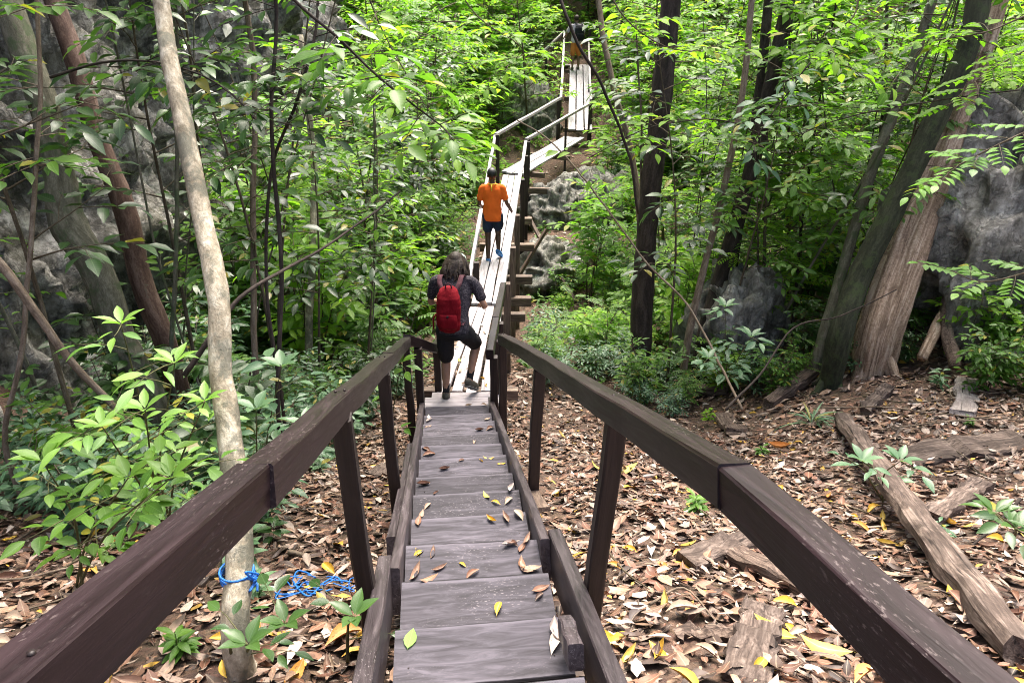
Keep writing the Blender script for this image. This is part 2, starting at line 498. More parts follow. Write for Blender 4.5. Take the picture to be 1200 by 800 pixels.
def rock_mat(name, lo, mid, hi, moss=.35):
    m, nt, b, o = mat_new(name)
    v = mapped(nt, (1, 1, 1), geo=True, obj_rand=False)
    vs = mapped(nt, (5, 5, .7), geo=True, obj_rand=False)
    n1 = noise_n(nt, v, 1.7, 8, .7, .3)
    n2 = noise_n(nt, v, 11, 8, .75)
    st = noise_n(nt, vs, 1.6, 6, .65, .5)
    s = math_n(nt, 'ADD', math_n(nt, 'MULTIPLY', n1, .4), math_n(nt, 'ADD', math_n(nt, 'MULTIPLY', st, .35), math_n(nt, 'MULTIPLY', n2, .25)))
    col = ramp(nt, [(.42, lo), (.5, mid), (.58, hi)], s).outputs[0]
    vo = N(nt, 'ShaderNodeTexVoronoi'); vo.inputs['Scale'].default_value = 5.5; vo.feature = 'DISTANCE_TO_EDGE'
    dv = N(nt, 'ShaderNodeVectorMath'); dv.operation = 'MULTIPLY_ADD'
    cbx = N(nt, 'ShaderNodeCombineXYZ')
    for i in range(3): nt.links.new(n2, cbx.inputs[i])
    dv.inputs[1].default_value = (.5, .5, .5)
    nt.links.new(cbx.outputs[0], dv.inputs[0]); nt.links.new(v, dv.inputs[2])
    nt.links.new(dv.outputs[0], vo.inputs['Vector'])
    cr = ramp(nt, [(.0, (1, 1, 1)), (.06, (0, 0, 0))], vo.outputs['Distance']).outputs[0]
    col = mixc(nt, math_n(nt, 'MULTIPLY', cr, .35), col, tuple(x * .6 for x in lo))
    mo = ramp(nt, [(.5, (0, 0, 0)), (.6, (1, 1, 1))], noise_n(nt, v, 2.1, 6, .65)).outputs[0]
    col = mixc(nt, math_n(nt, 'MULTIPLY', mo, moss), col, (.085, .08, .045))
    nt.links.new(col, b.inputs['Base Color'])
    b.inputs['Roughness'].default_value = .85
    b.inputs['Specular IOR Level'].default_value = .25
    h = math_n(nt, 'ADD', math_n(nt, 'MULTIPLY', n2, 1.5), math_n(nt, 'SUBTRACT', math_n(nt, 'MULTIPLY', st, 1.2), math_n(nt, 'MULTIPLY', cr, .4)))
    bump(nt, h, .9, .045, b)
    return m
M_ROCK = rock_mat('weathered_limestone', (.055, .052, .046), (.21, .20, .18), (.47, .455, .42), .45)
M_ROCKD = rock_mat('dark_damp_limestone', (.085, .08, .07), (.25, .236, .21), (.50, .475, .43), .3)

def plain(name, c, rough=.7, nz=.25, sc=30, spec=.3, bs=.2, c2=None):
    m, nt, b, o = mat_new(name)
    v = mapped(nt, (1, 1, 1), obj_rand=False)
    n1 = noise_n(nt, v, sc, 4, .6)
    if c2 is None: c2 = tuple(x * (1 - nz) for x in c)
    col = ramp(nt, [(.35, c2), (.65, c)], n1).outputs[0]
    nt.links.new(col, b.inputs['Base Color'])
    b.inputs['Roughness'].default_value = rough
    b.inputs['Specular IOR Level'].default_value = spec
    bump(nt, n1, bs, .006, b)
    return m

# ------------------------------------------------------------------ ground
def build_ground():
    xs = np.concatenate([np.arange(-34, -7, .9), np.arange(-7, 9, .11), np.arange(9, 40, .9)])
    ys = np.concatenate([np.arange(-8, -1, .5), np.arange(-1, 11, .11), np.arange(11, 30, .3), np.arange(30, 61, .9)])
    X, Y = np.meshgrid(xs, ys)
    Z = Hn(X, Y)
    nx, ny = len(xs), len(ys)
    v = np.stack([X.ravel(), Y.ravel(), Z.ravel()], 1)
    idx = np.arange(nx * ny).reshape(ny, nx)
    f = np.stack([idx[:-1, :-1].ravel(), idx[:-1, 1:].ravel(), idx[1:, 1:].ravel(), idx[1:, :-1].ravel()], 1)
    me = bpy.data.meshes.new('ground')
    me.from_pydata(v.tolist(), [], f.tolist())
    me.materials.append(M_GROUND)
    me.polygons.foreach_set('use_smooth', [True] * len(me.polygons))
    link('ground', me, kind='structure')
build_ground()

# ------------------------------------------------------------------ cliff on the left
def build_cliff():
    c = catmull([(-8.5, .5, 0), (-6.3, 3.2, 0), (-5.1, 5.4, 0), (-4.7, 7.5, 0), (-4.75, 10, 0), (-4.3, 13, 0), (-3.7, 16, 0), (-4.3, 19, 0), (-7.5, 23, 0), (-13, 27, 0)], 24)
    nu, nv = len(c), 110
    vs = []
    for i, p in enumerate(c):
        t = (c[min(i+1, nu-1)] - c[max(i-1, 0)]).normalized()
        out = Vector((t.y, -t.x, 0))
        for j in range(nv):
            z = -6.2 + 11.5 * j / (nv - 1)
            q = Vector((p.x, p.y, z)) - out * (0.18 * (z + 5))
            a = Vector((q.x * .35, q.y * .35, q.z * .25))
            d = .9 * noise.noise(a)
            fl = Vector((q.x * 1.6, q.y * 1.6, q.z * .38))
            d += .55 * (1 - 2 * abs(noise.noise(fl)))
            d += .28 * (.5 - abs(noise.noise(fl * 2.7 + Vector((3, 1, 7)))))
            d += .22 * noise.noise(q * 2.2) + .22 * (.3 - abs(noise.noise(q * 3.5))) + .12 * noise.noise(q * 6) + .06 * noise.noise(q * 14)
            vs.append(q + out * d)
    fs = []
    for i in range(nu - 1):
        for j in range(nv - 1):
            a = i * nv + j
            fs.append((a, a + nv, a + nv + 1, a + 1))
    mb = MB(); mb.add(vs, fs)
    link('cliff', mb.mesh('cliff', [M_ROCK]), kind='structure')
build_cliff()

def rock_mesh(name, seed, mat, sub=4, flute=.35):
    bm = bmesh.new()
    bmesh.ops.create_icosphere(bm, subdivisions=sub, radius=1)
    o = Vector((seed * 3.1, seed * 1.7, seed * 5.3))
    for v in bm.verts:
        q = v.co.copy()
        d = .55 * noise.noise(q * 1.1 + o) + .35 * (1 - 2.4 * abs(noise.noise(q * 1.8 + o)))
        d += flute * (.4 - abs(noise.noise(Vector((q.x * 4, q.y * 4, q.z * 1.2)) + o)))
        d += .30 * (.3 - abs(noise.noise(q * 4.2 + o))) + .14 * noise.noise(q * 8 + o) + .08 * noise.noise(q * 17 + o)
        v.co = q * (1 + d * .8)
        v.co.z = max(v.co.z, -.75)
    me = bpy.data.meshes.new(name); bm.to_mesh(me); bm.free()
    me.materials.append(mat)
    me.polygons.foreach_set('use_smooth', [True] * len(me.polygons))
    return me
def rock(name, label, x, y, z, sx, sy, sz, seed, mat=M_ROCK, sub=4, rz=0, group=None, tilt=0):
    o = link(name, rock_mesh(name, seed, mat, sub), None, label, 'rock', group)
    o.location = (x, y, z); o.scale = (sx, sy, sz); o.rotation_euler = (tilt, 0, rz)
    return o
rock('limestone_outcrop', 'large grey fluted limestone outcrop behind the leaning dead trunk', 7.0, 8.5, -3.1, 1.7, 1.2, 2.0, 2, M_ROCKD, 6)
rock('limestone_outcrop', 'dark damp limestone hump between the twin trunks and the mossy trunk', 2.95, 9.1, -4.25, .52, .45, .8, 5, M_ROCKD, 5)
rock('limestone_boulder', 'pale grey boulder under the projecting beam of the boardwalk corner', .92, 17.0, -4.95, .55, .6, .55, 8, M_ROCK, 5)
rock('limestone_boulder', 'jagged light grey boulder below the planks of the diagonal boardwalk stretch', 1.75, 18.8, -5.0, .6, .6, .5, 9, M_ROCK, 5, rz=1)
rock('limestone_boulder', 'pale pitted boulder beside the boardwalk posts where the walker in orange passes', .72, 13.9, -5.25, .45, .7, .5, 12, M_ROCK, 5, rz=2)
rock('limestone_boulder', 'wide grey ledge of rock with a dark hollow right of the boardwalk', 2.5, 17.0, -5.0, .9, .6, .7, 14, M_ROCK, 5, rz=.4)
rock('limestone_boulder', 'tall grey rock left of the boardwalk behind the walker in orange', -1.7, 19.6, -4.9, .6, .6, .9, 17, M_ROCK, 5, rz=.9)
rock('limestone_boulder', 'rugged rock wall left of the upper plank ramp', .5, 24.6, -4.2, .8, .7, .9, 19, M_ROCK, 5, rz=2.2)
rock('limestone_boulder', 'low grey rock on the slope right of the upper plank ramp', 4.1, 24.4, -4.4, .8, .7, .6, 21, M_ROCK, rz=1.2)
rock('limestone_boulder', 'rounded mossy rock among shrubs under the left cliff', -2.9, 11.2, -4.8, .7, .7, .9, 23, M_ROCK, rz=1.2)
rock('limestone_boulder', 'craggy grey rock rising through the shrubs of the far slope', 4.6, 32.5, -1.9, 1.3, .9, 1.0, 25, M_ROCK, rz=1.2)

# ------------------------------------------------------------------ staircase
AX = Vector((-.0977, .9952, 0)); RT = Vector((.9952, .0977, 0)); UP = Vector((0, 0, 1))
S0 = Vector((-.113, 1.975, -2.086)); GO, RISE, TW = .386, .148, .605
def ST(s, r, dz=0):                        # s metres along the stair from tread 0's far edge, r metres to the right
    return S0 + AX * s + RT * r + UP * (-RISE / GO * s + dz)
stair = thing('wooden_staircase', 'dark painted wooden staircase with post handrails descending through the forest', 'staircase', (0, .2, H(0, .2)))
TREADS = []
for k in range(-4, 12):
    depth = .25 if k in (0, -1) else rng.uniform(.385, .40)
    z = S0.z - RISE * k
    c = S0 + AX * (k * GO - depth / 2); c.z = z - .02
    tilt = rng.uniform(-.012, .012); w = TW + rng.uniform(-.015, .01)
    a = c - RT * (w / 2) + UP * tilt; b = c + RT * (w / 2) - UP * tilt
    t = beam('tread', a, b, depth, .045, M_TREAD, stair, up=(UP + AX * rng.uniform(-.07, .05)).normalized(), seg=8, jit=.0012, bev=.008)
    TREADS.append((k, k * GO - depth, k * GO, z))
    for sx in (-1, 1):                                     # nail heads
        for q in (.06, .16):
            mb = MB(); pc = c + RT * (sx * (TW / 2 - .05 - rng.uniform(0, .015))) + AX * (q - depth / 4 - .04); pc.z = z + tilt * -sx
            tube(mb, [pc - UP * .004, pc + UP * .0025], [.0035, .0035], 6)
            link('nail', mb.mesh('nail', [M_POST]), t, M=t.matrix_basis.inverted())
            t_ = COL.objects[-1]
# landing under the photographer
for i in range(5):
    c = S0 + AX * (-4 * GO - .33 - i * .3); c.z = S0.z + 4.95 * RISE - .02 + rng.uniform(-.003, .003)
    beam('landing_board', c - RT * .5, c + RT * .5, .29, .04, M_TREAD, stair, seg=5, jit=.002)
# stringers, in two lengths as in the photograph
beam('stringer', ST(.62, TW/2 + .028, -.055), ST(11.35 * GO, TW/2 + .03, -.055), .045, .20, M_STRING, stair, jit=.003, seg=9)
beam('stringer', ST(-4.6 * GO, TW/2 + .055, -.045), ST(.70, TW/2 + .082, -.045), .06, .20, M_STRING, stair, jit=.003)
beam('stringer', ST(.40, -TW/2 - .028, -.055), ST(11.35 * GO, -TW/2 - .03, -.055), .045, .20, M_STRING, stair, jit=.003, seg=9)
beam('stringer', ST(-4.6 * GO, -TW/2 - .05, -.045), ST(.52, -TW/2 - .078, -.045), .06, .20, M_STRING, stair, jit=.003)
beam('stringer_splice', ST(.95, -TW/2 - .085, -.10), ST(2.9, -TW/2 - .08, -.10), .05, .14, M_STRING, stair, jit=.003)
beam('tread_cleat', ST(-.33, TW/2 - .02, .045), ST(-.14, TW/2 - .02, .045), .05, .09, M_STRING, stair)
beam('tread_cleat', ST(1.5, TW/2 + .13, -.14), ST(1.95, TW/2 + .10, -.14), .10, .03, M_BEAMB, stair)
# handrails through points measured in the photograph
Rr = [P(588, 391, 6.66), P(722, 462, 2.5), P(858, 541, 1.48), P(1150, 792, .86)]
Lr = [P(476, 395, 6.66), P(398, 458, 2.52), P(300, 541, 1.48), P(0, 786, .76)]
def rails(pts, sgn):
    e = pts[3] + (pts[3] - pts[2]).normalized() * .9
    mid = pts[1].lerp(pts[0], .5) + UP * (.006 * sgn)
    beam('handrail', pts[2] - (pts[1] - pts[2]).normalized() * .012, mid, .069, .090, M_RAIL, stair, ztop=True, jit=.003, seg=8, bev=.0045)
    d = (pts[0] - mid).normalized()
    beam('handrail', mid + d * .002, pts[0] + d * .05, .069, .090, M_RAIL, stair, ztop=True, jit=.003, seg=8, bev=.0045)
    n = RT * (sgn * .004)
    beam('handrail', pts[2] + (pts[3]-pts[2]).normalized() * .01 + n - UP * .001, e + n - UP * .001, .070, .091, M_RAIL, stair, ztop=True, jit=.002, seg=6, bev=.0045)
rails(Rr, 1); rails(Lr, -1)
def rail_at(pts, y):
    for a, b in zip(pts, pts[1:]):
        if a.y >= y >= b.y:
            return a.lerp(b, (a.y - y) / (a.y - b.y))
    return pts[0]
def post(pts, y, sgn, w=.067):
    t = rail_at(pts, y)
    bx = (S0 + AX * ((y - S0.y) / AX.y)).x + sgn * (TW/2 + .12) * RT.x
    b = Vector((bx, y, H(bx, y) - .1))
    top = Vector((t.x + sgn * .004, y, t.z - .104))
    beam('post', b, top, w, w, M_POST, stair, up=AX, jit=.004, seg=6, bev=.006)
    for k in (-.018, .018):
        pn = t + Vector((k * .6, k, 0)); pn.z = rail_at(pts, pn.y).z
        mb = MB(); tube(mb, [pn - UP * .004, pn + UP * .003], [.0045, .0045], 7)
        link('nail', mb.mesh('nail', [M_POST]), stair)
for y in (2.17, 3.86, 5.95): post(Rr, y, 1)
for y in (2.20, 3.72, 5.9): post(Lr, y, -1)
for pts, sg in ((Rr, 1), (Lr, -1)):
    for y in (.55,): post(pts, y, sg)

def on_tread(px, py):
    r = ray(px, py); best = None
    for (k, s0, s1, z) in TREADS:
        d = z / r.z; p = r * d; s = (p - S0).dot(AX)
        if s0 - .01 <= s <= s1 + .005 and (best is None or d < best[1]):
            best = (p + UP * .004, d)
    if not best: return None
    p = best[0]; r_ = (p - S0).dot(RT); lim = TW / 2 - .045      # keep it on the board
    return p + RT * (max(-lim, min(lim, r_)) - r_)

# ------------------------------------------------------------------ boardwalk
def plank_run(parent, a, b, wa, wb, n, gap, mat, th=.04, zj=.006):
    a = Vector(a); b = Vector(b); d = (b - a); f = Vector((d.x, d.y, 0)).normalized(); rt = Vector((f.y, -f.x, 0))
    out = []
    for i in range(n):
        t = (i + .5) / n - .5
        w = (min(wa, wb) - gap * (n - 1)) / n
        e0, e1 = rng.uniform(-.05, .05), rng.uniform(-.05, .05)
        p0 = a + rt * (t * wa) + f * e0 + UP * rng.uniform(-zj, zj); p1 = b + rt * (t * wb) + f * e1 + UP * rng.uniform(-zj, zj)
        out.append(beam('plank', p0, p1, w, th, mat, parent, ztop=True, jit=.005, seg=9, bev=.004))
    return f, rt
B0 = Vector((-.50, 6.66, -3.86)); B1 = Vector((-.36, 9.65, -4.15)); B2 = Vector((.0, 17.9, -4.30))
B3 = Vector((1.62, 21.6, -4.17)); B4 = Vector((1.98, 22.2, -4.10)); B5 = Vector((2.40, 28.3, -2.88))
bw1 = thing('wooden_boardwalk', 'first worn plank stretch of boardwalk, littered with leaves at the stair foot', 'boardwalk', (-.45, 8, H(-.45, 8)))
# landing platform at the stair foot: a few boards laid crosswise, splayed to the left
for i in range(3):
    y = 6.32 + i * .125
    beam('landing_board', (-.93 + .06 * i, y + .03, -3.815 - .012 * i), (-.16 + .03 * i, y + .03, -3.815 - .012 * i), .118, .04, M_PLANKD, bw1, jit=.003)
plank_run(bw1, B0 + Vector((0, .06, 0)), B1, .60, .46, 4, .012, M_PLANKD)
bw2 = thing('wooden_boardwalk', 'long straight pale plank boardwalk crossed by the walker in the orange shirt', 'boardwalk', (-.1, 13, H(-.1, 13)))
plank_run(bw2, B1 + Vector((.004, .07, .03)), B2, .45, .44, 3, .022, M_PLANK)
bw3 = thing('wooden_boardwalk', 'short diagonal plank boardwalk stretch turning right below the upper ramp', 'boardwalk', (.9, 19.8, H(.9, 19.8)))
plank_run(bw3, B2 + Vector((-.0, .08, .03)), B3 + Vector((.15, .2, .02)), .62, .62, 4, .022, M_PLANK)
bw4 = thing('wooden_boardwalk', 'upper sloping plank ramp with the farthest walker at its top', 'boardwalk', (2.2, 25, H(2.2, 25)))
plank_run(bw4, B4 + Vector((0, .12, .06)), B5, .74, .70, 3, .04, M_PLANK)
for i in range(3):
    beam('plank', (2.0 - .2, 28.42 + i * .23, -2.88), (2.85 - .2, 28.42 + i * .23, -2.88), .21, .04, M_PLANKD, bw4, ztop=True)

def side_rail(parent, a, b, side, off, h, ys, mat=M_PLANK, w=.06, th=.085, pw=.08, pmat=M_POST, h2=None, ext=0.0):
    a = Vector(a); b = Vector(b); f = (b - a).normalized(); rt = Vector((f.y, -f.x, 0)).normalized()
    h2 = h if h2 is None else h2
    p0 = a + rt * (off * side) + UP * h; p1 = b + rt * (off * side) + UP * h2
    beam('handrail', p0 - f * ext, p1 + f * ext, w, th, mat, parent, ztop=True, jit=.006, seg=7)
    for t in ys:
        q = p0.lerp(p1, t)
        beam('post', (q.x + rt.x * .02 * side, q.y, H(q.x, q.y) - .15), (q.x, q.y, q.z - th + .02), pw, pw, pmat, parent, up=f, jit=.005)
def cross(parent, c, rt, l0, l1, z, w=.10, h=.12):
    beam('cross_beam', c + rt * l0 + UP * z, c + rt * l1 + UP * z, w, h, M_BEAMB, parent, jit=.005)
RX = Vector((1, 0, 0))
# section 1
lq = P(510, 403, 7.45); lq2 = P(531, 372, 9.2)
beam('handrail', Lr[0] + Vector((.0, .07, -.004)), lq, .07, .09, M_RAIL, bw1, ztop=True, jit=.003)
beam('handrail', lq + (lq2 - lq).normalized() * .01, lq2, .07, .09, M_RAIL, bw1, ztop=True, jit=.004)
for t_ in (.35, .62):
    q = Lr[0].lerp(lq, t_) if t_ < .5 else lq.lerp(lq2, .05)
    beam('post', (q.x, q.y, H(q.x, q.y) - .1), (q.x, q.y, q.z - .085), .07, .07, M_POST, bw1)
q = lq.lerp(lq2, .8); beam('post', (q.x, q.y, H(q.x, q.y) - .1), (q.x, q.y, q.z - .08), .07, .07, M_POST, bw1)
beam('handrail', P(574, 410, 6.9), P(581, 372, 7.7), .07, .10, M_RAIL, bw1, ztop=True, jit=.003)
beam('handrail', P(581, 371, 7.71), P(590, 331, 9.1), .07, .09, M_RAIL, bw1, ztop=True, jit=.003)
for (px, py, d) in ((575, 411, 6.95), (578, 392, 7.35), (582, 372, 7.8)):
    q = P(px, py, d); beam('post', (q.x + .03, q.y, H(q.x, q.y) - .1), (q.x + .03, q.y, q.z - .06), .075, .075, M_POST, bw1, jit=.005)
for t in (.1, .55, .95): cross(bw1, B0.lerp(B1, t), RX, -.45, .55, -.12)
# section 2
rl0, rl1 = P(553, 305, 11.05), P(580, 158, 16.9)
d_ = (rl1 - rl0).normalized()
beam('handrail', rl0 - d_ * .7, rl1, .055, .08, M_PLANK, bw2, ztop=True, jit=.008, seg=9)
for t in (.0, .5, .985):
    q = rl0.lerp(rl1, t); beam('post', (q.x + .06, q.y, H(q.x, q.y) - .2), (q.x + .06, q.y, q.z + (.03 if t > .9 else -.03)), .10 if t > .9 else .08, .09, M_POST, bw2, jit=.005)
rr0, rr1 = P(588, 336, 9.3), P(616, 165, 16.6)
beam('handrail', rr0, rr1, .06, .08, M_PLANK, bw2, ztop=True, jit=.008, seg=9)
for t in (.02, .18, .36, .62, .84, .985):
    q = rr0.lerp(rr1, t); beam('post', (q.x + .055, q.y, H(q.x, q.y) - .2), (q.x + .055, q.y, q.z - (.02 if t < .9 else .0)), .095 if t < .9 else .06, .09, M_BEAMB if t < .6 else M_POST, bw2, jit=.006)
for (t, l1) in ((.05, .62), (.16, .62), (.36, .62), (.56, .55), (.86, 1.15)):
    c = B1.lerp(B2, t); cross(bw2, c, RX, -.34, l1, -.10, .11, .13)
beam('brace', (.06, 12.7, -5.0), (.62, 13.0, -4.1), .06, .06, M_BEAMB, bw2)
beam('prop_pole', (.35, 15.4, -4.6), (1.15, 12.6, -5.35), .07, .07, M_LOG, bw2)
# section 3
f3 = (B3 - B2); f3.z = 0; f3.normalize(); r3 = Vector((f3.y, -f3.x, 0))
q0, q1 = P(580, 157, 16.9), P(656, 114, 21.5)
beam('handrail', q0 + Vector((.02, .04, .012)), q1, .07, .07, M_PLANKD, bw3, ztop=True, jit=.006, seg=7)
w0, w1 = P(616.5, 163, 16.62), P(693, 119, 21.6)
beam('handrail', w0 + Vector((.0, .03, .012)), w1, .07, .07, M_PLANKD, bw3, ztop=True, jit=.006, seg=7)
for (a, b, ts) in ((q0, q1, (.97,)), (w0, w1, (.03, .55, .97))):
    for t in ts:
        q = a.lerp(b, t); beam('post', (q.x, q.y, H(q.x, q.y) - .2), (q.x, q.y, q.z - .03), .06, .06, M_POST, bw3, jit=.004)
for t in (.15, .6, .95): cross(bw3, B2.lerp(B3, t), r3, -.5, .6, -.11)
# section 4
a4, b4 = P(657.5, 114, 21.6), P(661.5, 37, 26.8)
beam('handrail', a4, b4, .07, .08, M_PLANK, bw4, ztop=True, jit=.006, seg=7)
for t in (.05, .5, .98):
    q = a4.lerp(b4, t); beam('post', (q.x - .05, q.y, H(q.x, q.y) - .2), (q.x - .05, q.y, q.z - .03), .09, .08, M_POST, bw4, jit=.004)
a5, b5 = P(692.5, 116, 21.7), P(690, 48, 26.6)
beam('handrail', a5, b5, .06, .07, M_PLANKD, bw4, ztop=True, jit=.006, seg=7)
for t in (.03, .5, .98):
    q = a5.lerp(b5, t); beam('post', (q.x + .02, q.y, H(q.x, q.y) - .2), (q.x + .02, q.y, q.z + (.5 if t > .9 else -.03)), .09, .08, M_POST, bw4, jit=.004)
beam('handrail', b4 + Vector((-.02, .05, .02)), P(638, 58, 25.6), .06, .07, M_PLANKD, bw4, ztop=True)
q = P(640, 57, 25.7); beam('post', (q.x, q.y, H(q.x, q.y) - .2), (q.x, q.y, q.z - .03), .08, .08, M_POST, bw4)
for t in (.08, .5, .95): cross(bw4, B4.lerp(B5, t), RX, -.5, .6, -.11)

# ------------------------------------------------------------------ people
def remesh(name, mb, mats, voxel=.011, smooth=6):
    me = mb.mesh(name, mats)
    o = bpy.data.objects.new(name, me); COL.objects.link(o)
    m = o.modifiers.new('r', 'REMESH'); m.mode = 'VOXEL'; m.voxel_size = voxel; m.use_smooth_shade = True
    if smooth:
        s = o.modifiers.new('s', 'SMOOTH'); s.iterations = smooth; s.factor = .5
    dg = bpy.context.evaluated_depsgraph_get(); dg.update()
    nm = bpy.data.meshes.new_from_object(o.evaluated_get(dg))
    nm.name = name
    bpy.data.objects.remove(o); bpy.data.meshes.remove(me)
    nm.materials.clear()
    for mm in mats: nm.materials.append(mm)
    nm.polygons.foreach_set('use_smooth', [True] * len(nm.polygons))
    return nm
def ball(mb, c, r, s=(1, 1, 1), seg=10, rot=None):
    vs = []; fs = []
    c = Vector(c)
    for i in range(seg + 1):
        th = math.pi * i / seg
        for k in range(seg * 2):
            ph = math.pi * k / seg
            v = Vector((math.sin(th) * math.cos(ph) * r * s[0], math.sin(th) * math.sin(ph) * r * s[1], math.cos(th) * r * s[2]))
            if rot: v = rot @ v
            vs.append(c + v)
    n = seg * 2
    for i in range(seg):
        for k in range(n): fs.append((i*n+k, (i+1)*n+k, (i+1)*n+(k+1) % n, i*n+(k+1) % n))
    mb.add(vs, fs)
def limb(mb, pr, sides=10, sub=4):
    """pr: list of (point, radius)"""
    pts = catmull([Vector(p) for p, r in pr], sub)
    rs = []
    for i in range(len(pts)):
        t = min(i / sub, len(pr) - 1 - 1e-6); k = int(t); f = t - k
        rs.append(pr[k][1] * (1 - f) + pr[k+1][1] * f)
    tube(mb, pts, rs, sides)
    ball(mb, pts[0], rs[0], seg=6); ball(mb, pts[-1], rs[-1], seg=6)
def rings(mb, rs, sides=20):
    """rs: list of (center, half width x, half depth y, tilt)"""
    vs = []; fs = []
    for (c, a, b, tl) in rs:
        c = Vector(c); M = Matrix.Rotation(tl, 3, 'X')
        for k in range(sides):
            an = 2 * math.pi * k / sides
            ca, sa = math.cos(an), math.sin(an)
            e = lambda q: math.copysign(abs(q) ** .8, q)
            vs.append(c + M @ Vector((a * e(ca), b * e(sa), 0)))
    n = len(rs)
    for i in range(n-1):
        for k in range(sides): fs.append((i*sides+k, i*sides+(k+1) % sides, (i+1)*sides+(k+1) % sides, (i+1)*sides+k))
    fs.append(tuple(range(sides-1, -1, -1))); fs.append(tuple((n-1)*sides+k for k in range(sides)))
    mb.add(vs, fs)
def hand(mb, wrist, d, pal, side, curl=.5):
    """palm along d, palm normal pal, thumb on `side`"""
    w = Vector(wrist); d = Vector(d).normalized(); pal = Vector(pal); pal = (pal - d * pal.dot(d)).normalized()
    lat = d.cross(pal) * side
    for k, (o, L) in enumerate(((.028, .068), (.009, .078), (-.010, .072), (-.027, .055))):
        b0 = w + d * .01 + lat * o * .5; b1 = w + d * .085 + lat * o
        limb(mb, [(b0, .014), (b1, .0115)], 6, 2)
        c1 = b1 + (d * math.cos(curl) + pal * math.sin(curl)) * L * .45
        c2 = c1 + (d * math.cos(curl * 2.2) + pal * math.sin(curl * 2.2)) * L * .35
        c3 = c2 + (d * math.cos(curl * 3.0) + pal * math.sin(curl * 3.0)) * L * .25
        limb(mb, [(b1, .0095), (c1, .009), (c2, .008), (c3, .007)], 6, 2)
    t0 = w + d * .025 + lat * .02; t1 = t0 + (d * .6 + lat * .7 + pal * .25).normalized() * .04
    t2 = t1 + (d * .85 + lat * .2 + pal * .5).normalized() * .03
    limb(mb, [(t0, .015), (t1, .011), (t2, .008)], 6, 2)
def head(mb, c, pitch, yaw=0):
    M = Matrix.Rotation(yaw, 3, 'Z') @ Matrix.Rotation(pitch, 3, 'X'); c = Vector(c)
    ball(mb, c + M @ Vector((0, -.01, .03)), .098, (.80, .98, .95), rot=M)
    ball(mb, c + M @ Vector((0, .03, -.04)), .075, (.82, .9, 1.1), rot=M)
    ball(mb, c + M @ Vector((0, .103, -.01)), .017, (.8, 1, 1.5), 5, rot=M)
    ball(mb, c + M @ Vector((0, .090, -.065)), .02, (1.4, .7, .6), 5, rot=M)
    for s in (-1, 1):
        ball(mb, c + M @ Vector((s * .081, -.005, -.005)), .028, (.4, .8, 1.1), 5, rot=M)
        ball(mb, c + M @ Vector((s * .034, .083, .018)), .016, (1, .7, .7), 5, rot=M)
    return M
SKIN1 = plain('tanned_skin', (.36, .20, .13), .5, .15, 20, .4)
SKIN2 = plain('dark_brown_skin', (.085, .045, .03), .45, .2, 20, .45)
SKIN3 = plain('brown_skin', (.2, .11, .07), .5, .2, 20, .4)
HAIR1 = plain('dark_brown_hair', (.035, .022, .015), .6, .65, 60, .3, .6)
HAIR2 = plain('black_hair', (.012, .011, .012), .5, .4, 80, .4, .5)
def pattern_cloth(name, base, fig, scale):
    m, nt, b, o = mat_new(name)
    v = mapped(nt, (scale, scale, scale * 1.3), obj_rand=False)
    n0 = noise_n(nt, v, 1.0, 3, .5)
    w = math_n(nt, 'FRACT', math_n(nt, 'MULTIPLY', n0, 9.0))
    f = ramp(nt, [(.0, (1, 1, 1)), (.28, (0, 0, 0)), (.8, (0, 0, 0)), (1, (1, 1, 1))], w).outputs[0]
    col = mixc(nt, math_n(nt, 'MULTIPLY', f, .8), base, fig)
    nt.links.new(col, b.inputs['Base Color']); b.inputs['Roughness'].default_value = .85
    b.inputs['Specular IOR Level'].default_value = .15
    vv = mapped(nt, (6, 6, 4), obj_rand=False)
    bump(nt, noise_n(nt, vv, 1.5, 3, .5), .6, .03, b)
    return m
def cloth(name, c, sc=7):
    m, nt, b, o = mat_new(name)
    v = mapped(nt, (1, 1, .7), obj_rand=False)
    n1 = noise_n(nt, v, sc, 3, .55)
    n2 = noise_n(nt, v, 220, 2, .5)
    col = ramp(nt, [(.3, tuple(x * .8 for x in c)), (.7, c)], n1).outputs[0]
    nt.links.new(col, b.inputs['Base Color']); b.inputs['Roughness'].default_value = .85
    b.inputs['Specular IOR Level'].default_value = .15
    bump(nt, math_n(nt, 'ADD', n1, math_n(nt, 'MULTIPLY', n2, .05)), .7, .03, b)
    return m
C_SHIRT1 = pattern_cloth('charcoal_patterned_cloth', (.026, .024, .03), (.12, .10, .115), 13)
C_SHORT1 = cloth('black_shorts_cloth', (.022, .021, .022))
C_RED = cloth('red_backpack_nylon', (.17, .003, .009), 9)
C_REDD = cloth('dark_red_strap_webbing', (.075, .03, .038))
C_ORANGE = cloth('orange_cotton', (.80, .145, .02), 6)
C_NAVY = cloth('navy_shorts_cloth', (.02, .03, .06))
C_GREY = cloth('pale_grey_shirt_cloth', (.42, .38, .42))
C_ORSH = cloth('orange_brown_shorts_cloth', (.55, .20, .05))
C_BLACK = cloth('black_pack_nylon', (.014, .015, .018))
C_SOCK = cloth('dark_sock_knit', (.02, .02, .022))
C_CAP = cloth('pale_green_cap_cloth', (.40, .52, .42))
C_SHOE = plain('olive_grey_shoe', (.10, .09, .07), .7, .4, 40)
C_SOLE = plain('grey_shoe_sole', (.13, .12, .11), .8, .3, 60)
C_CLOG = plain('blue_rubber_clog', (.03, .16, .42), .45, .2, 20, .5)
C_ACC = plain('yellow_collar_cord', (.75, .55, .05), .7)

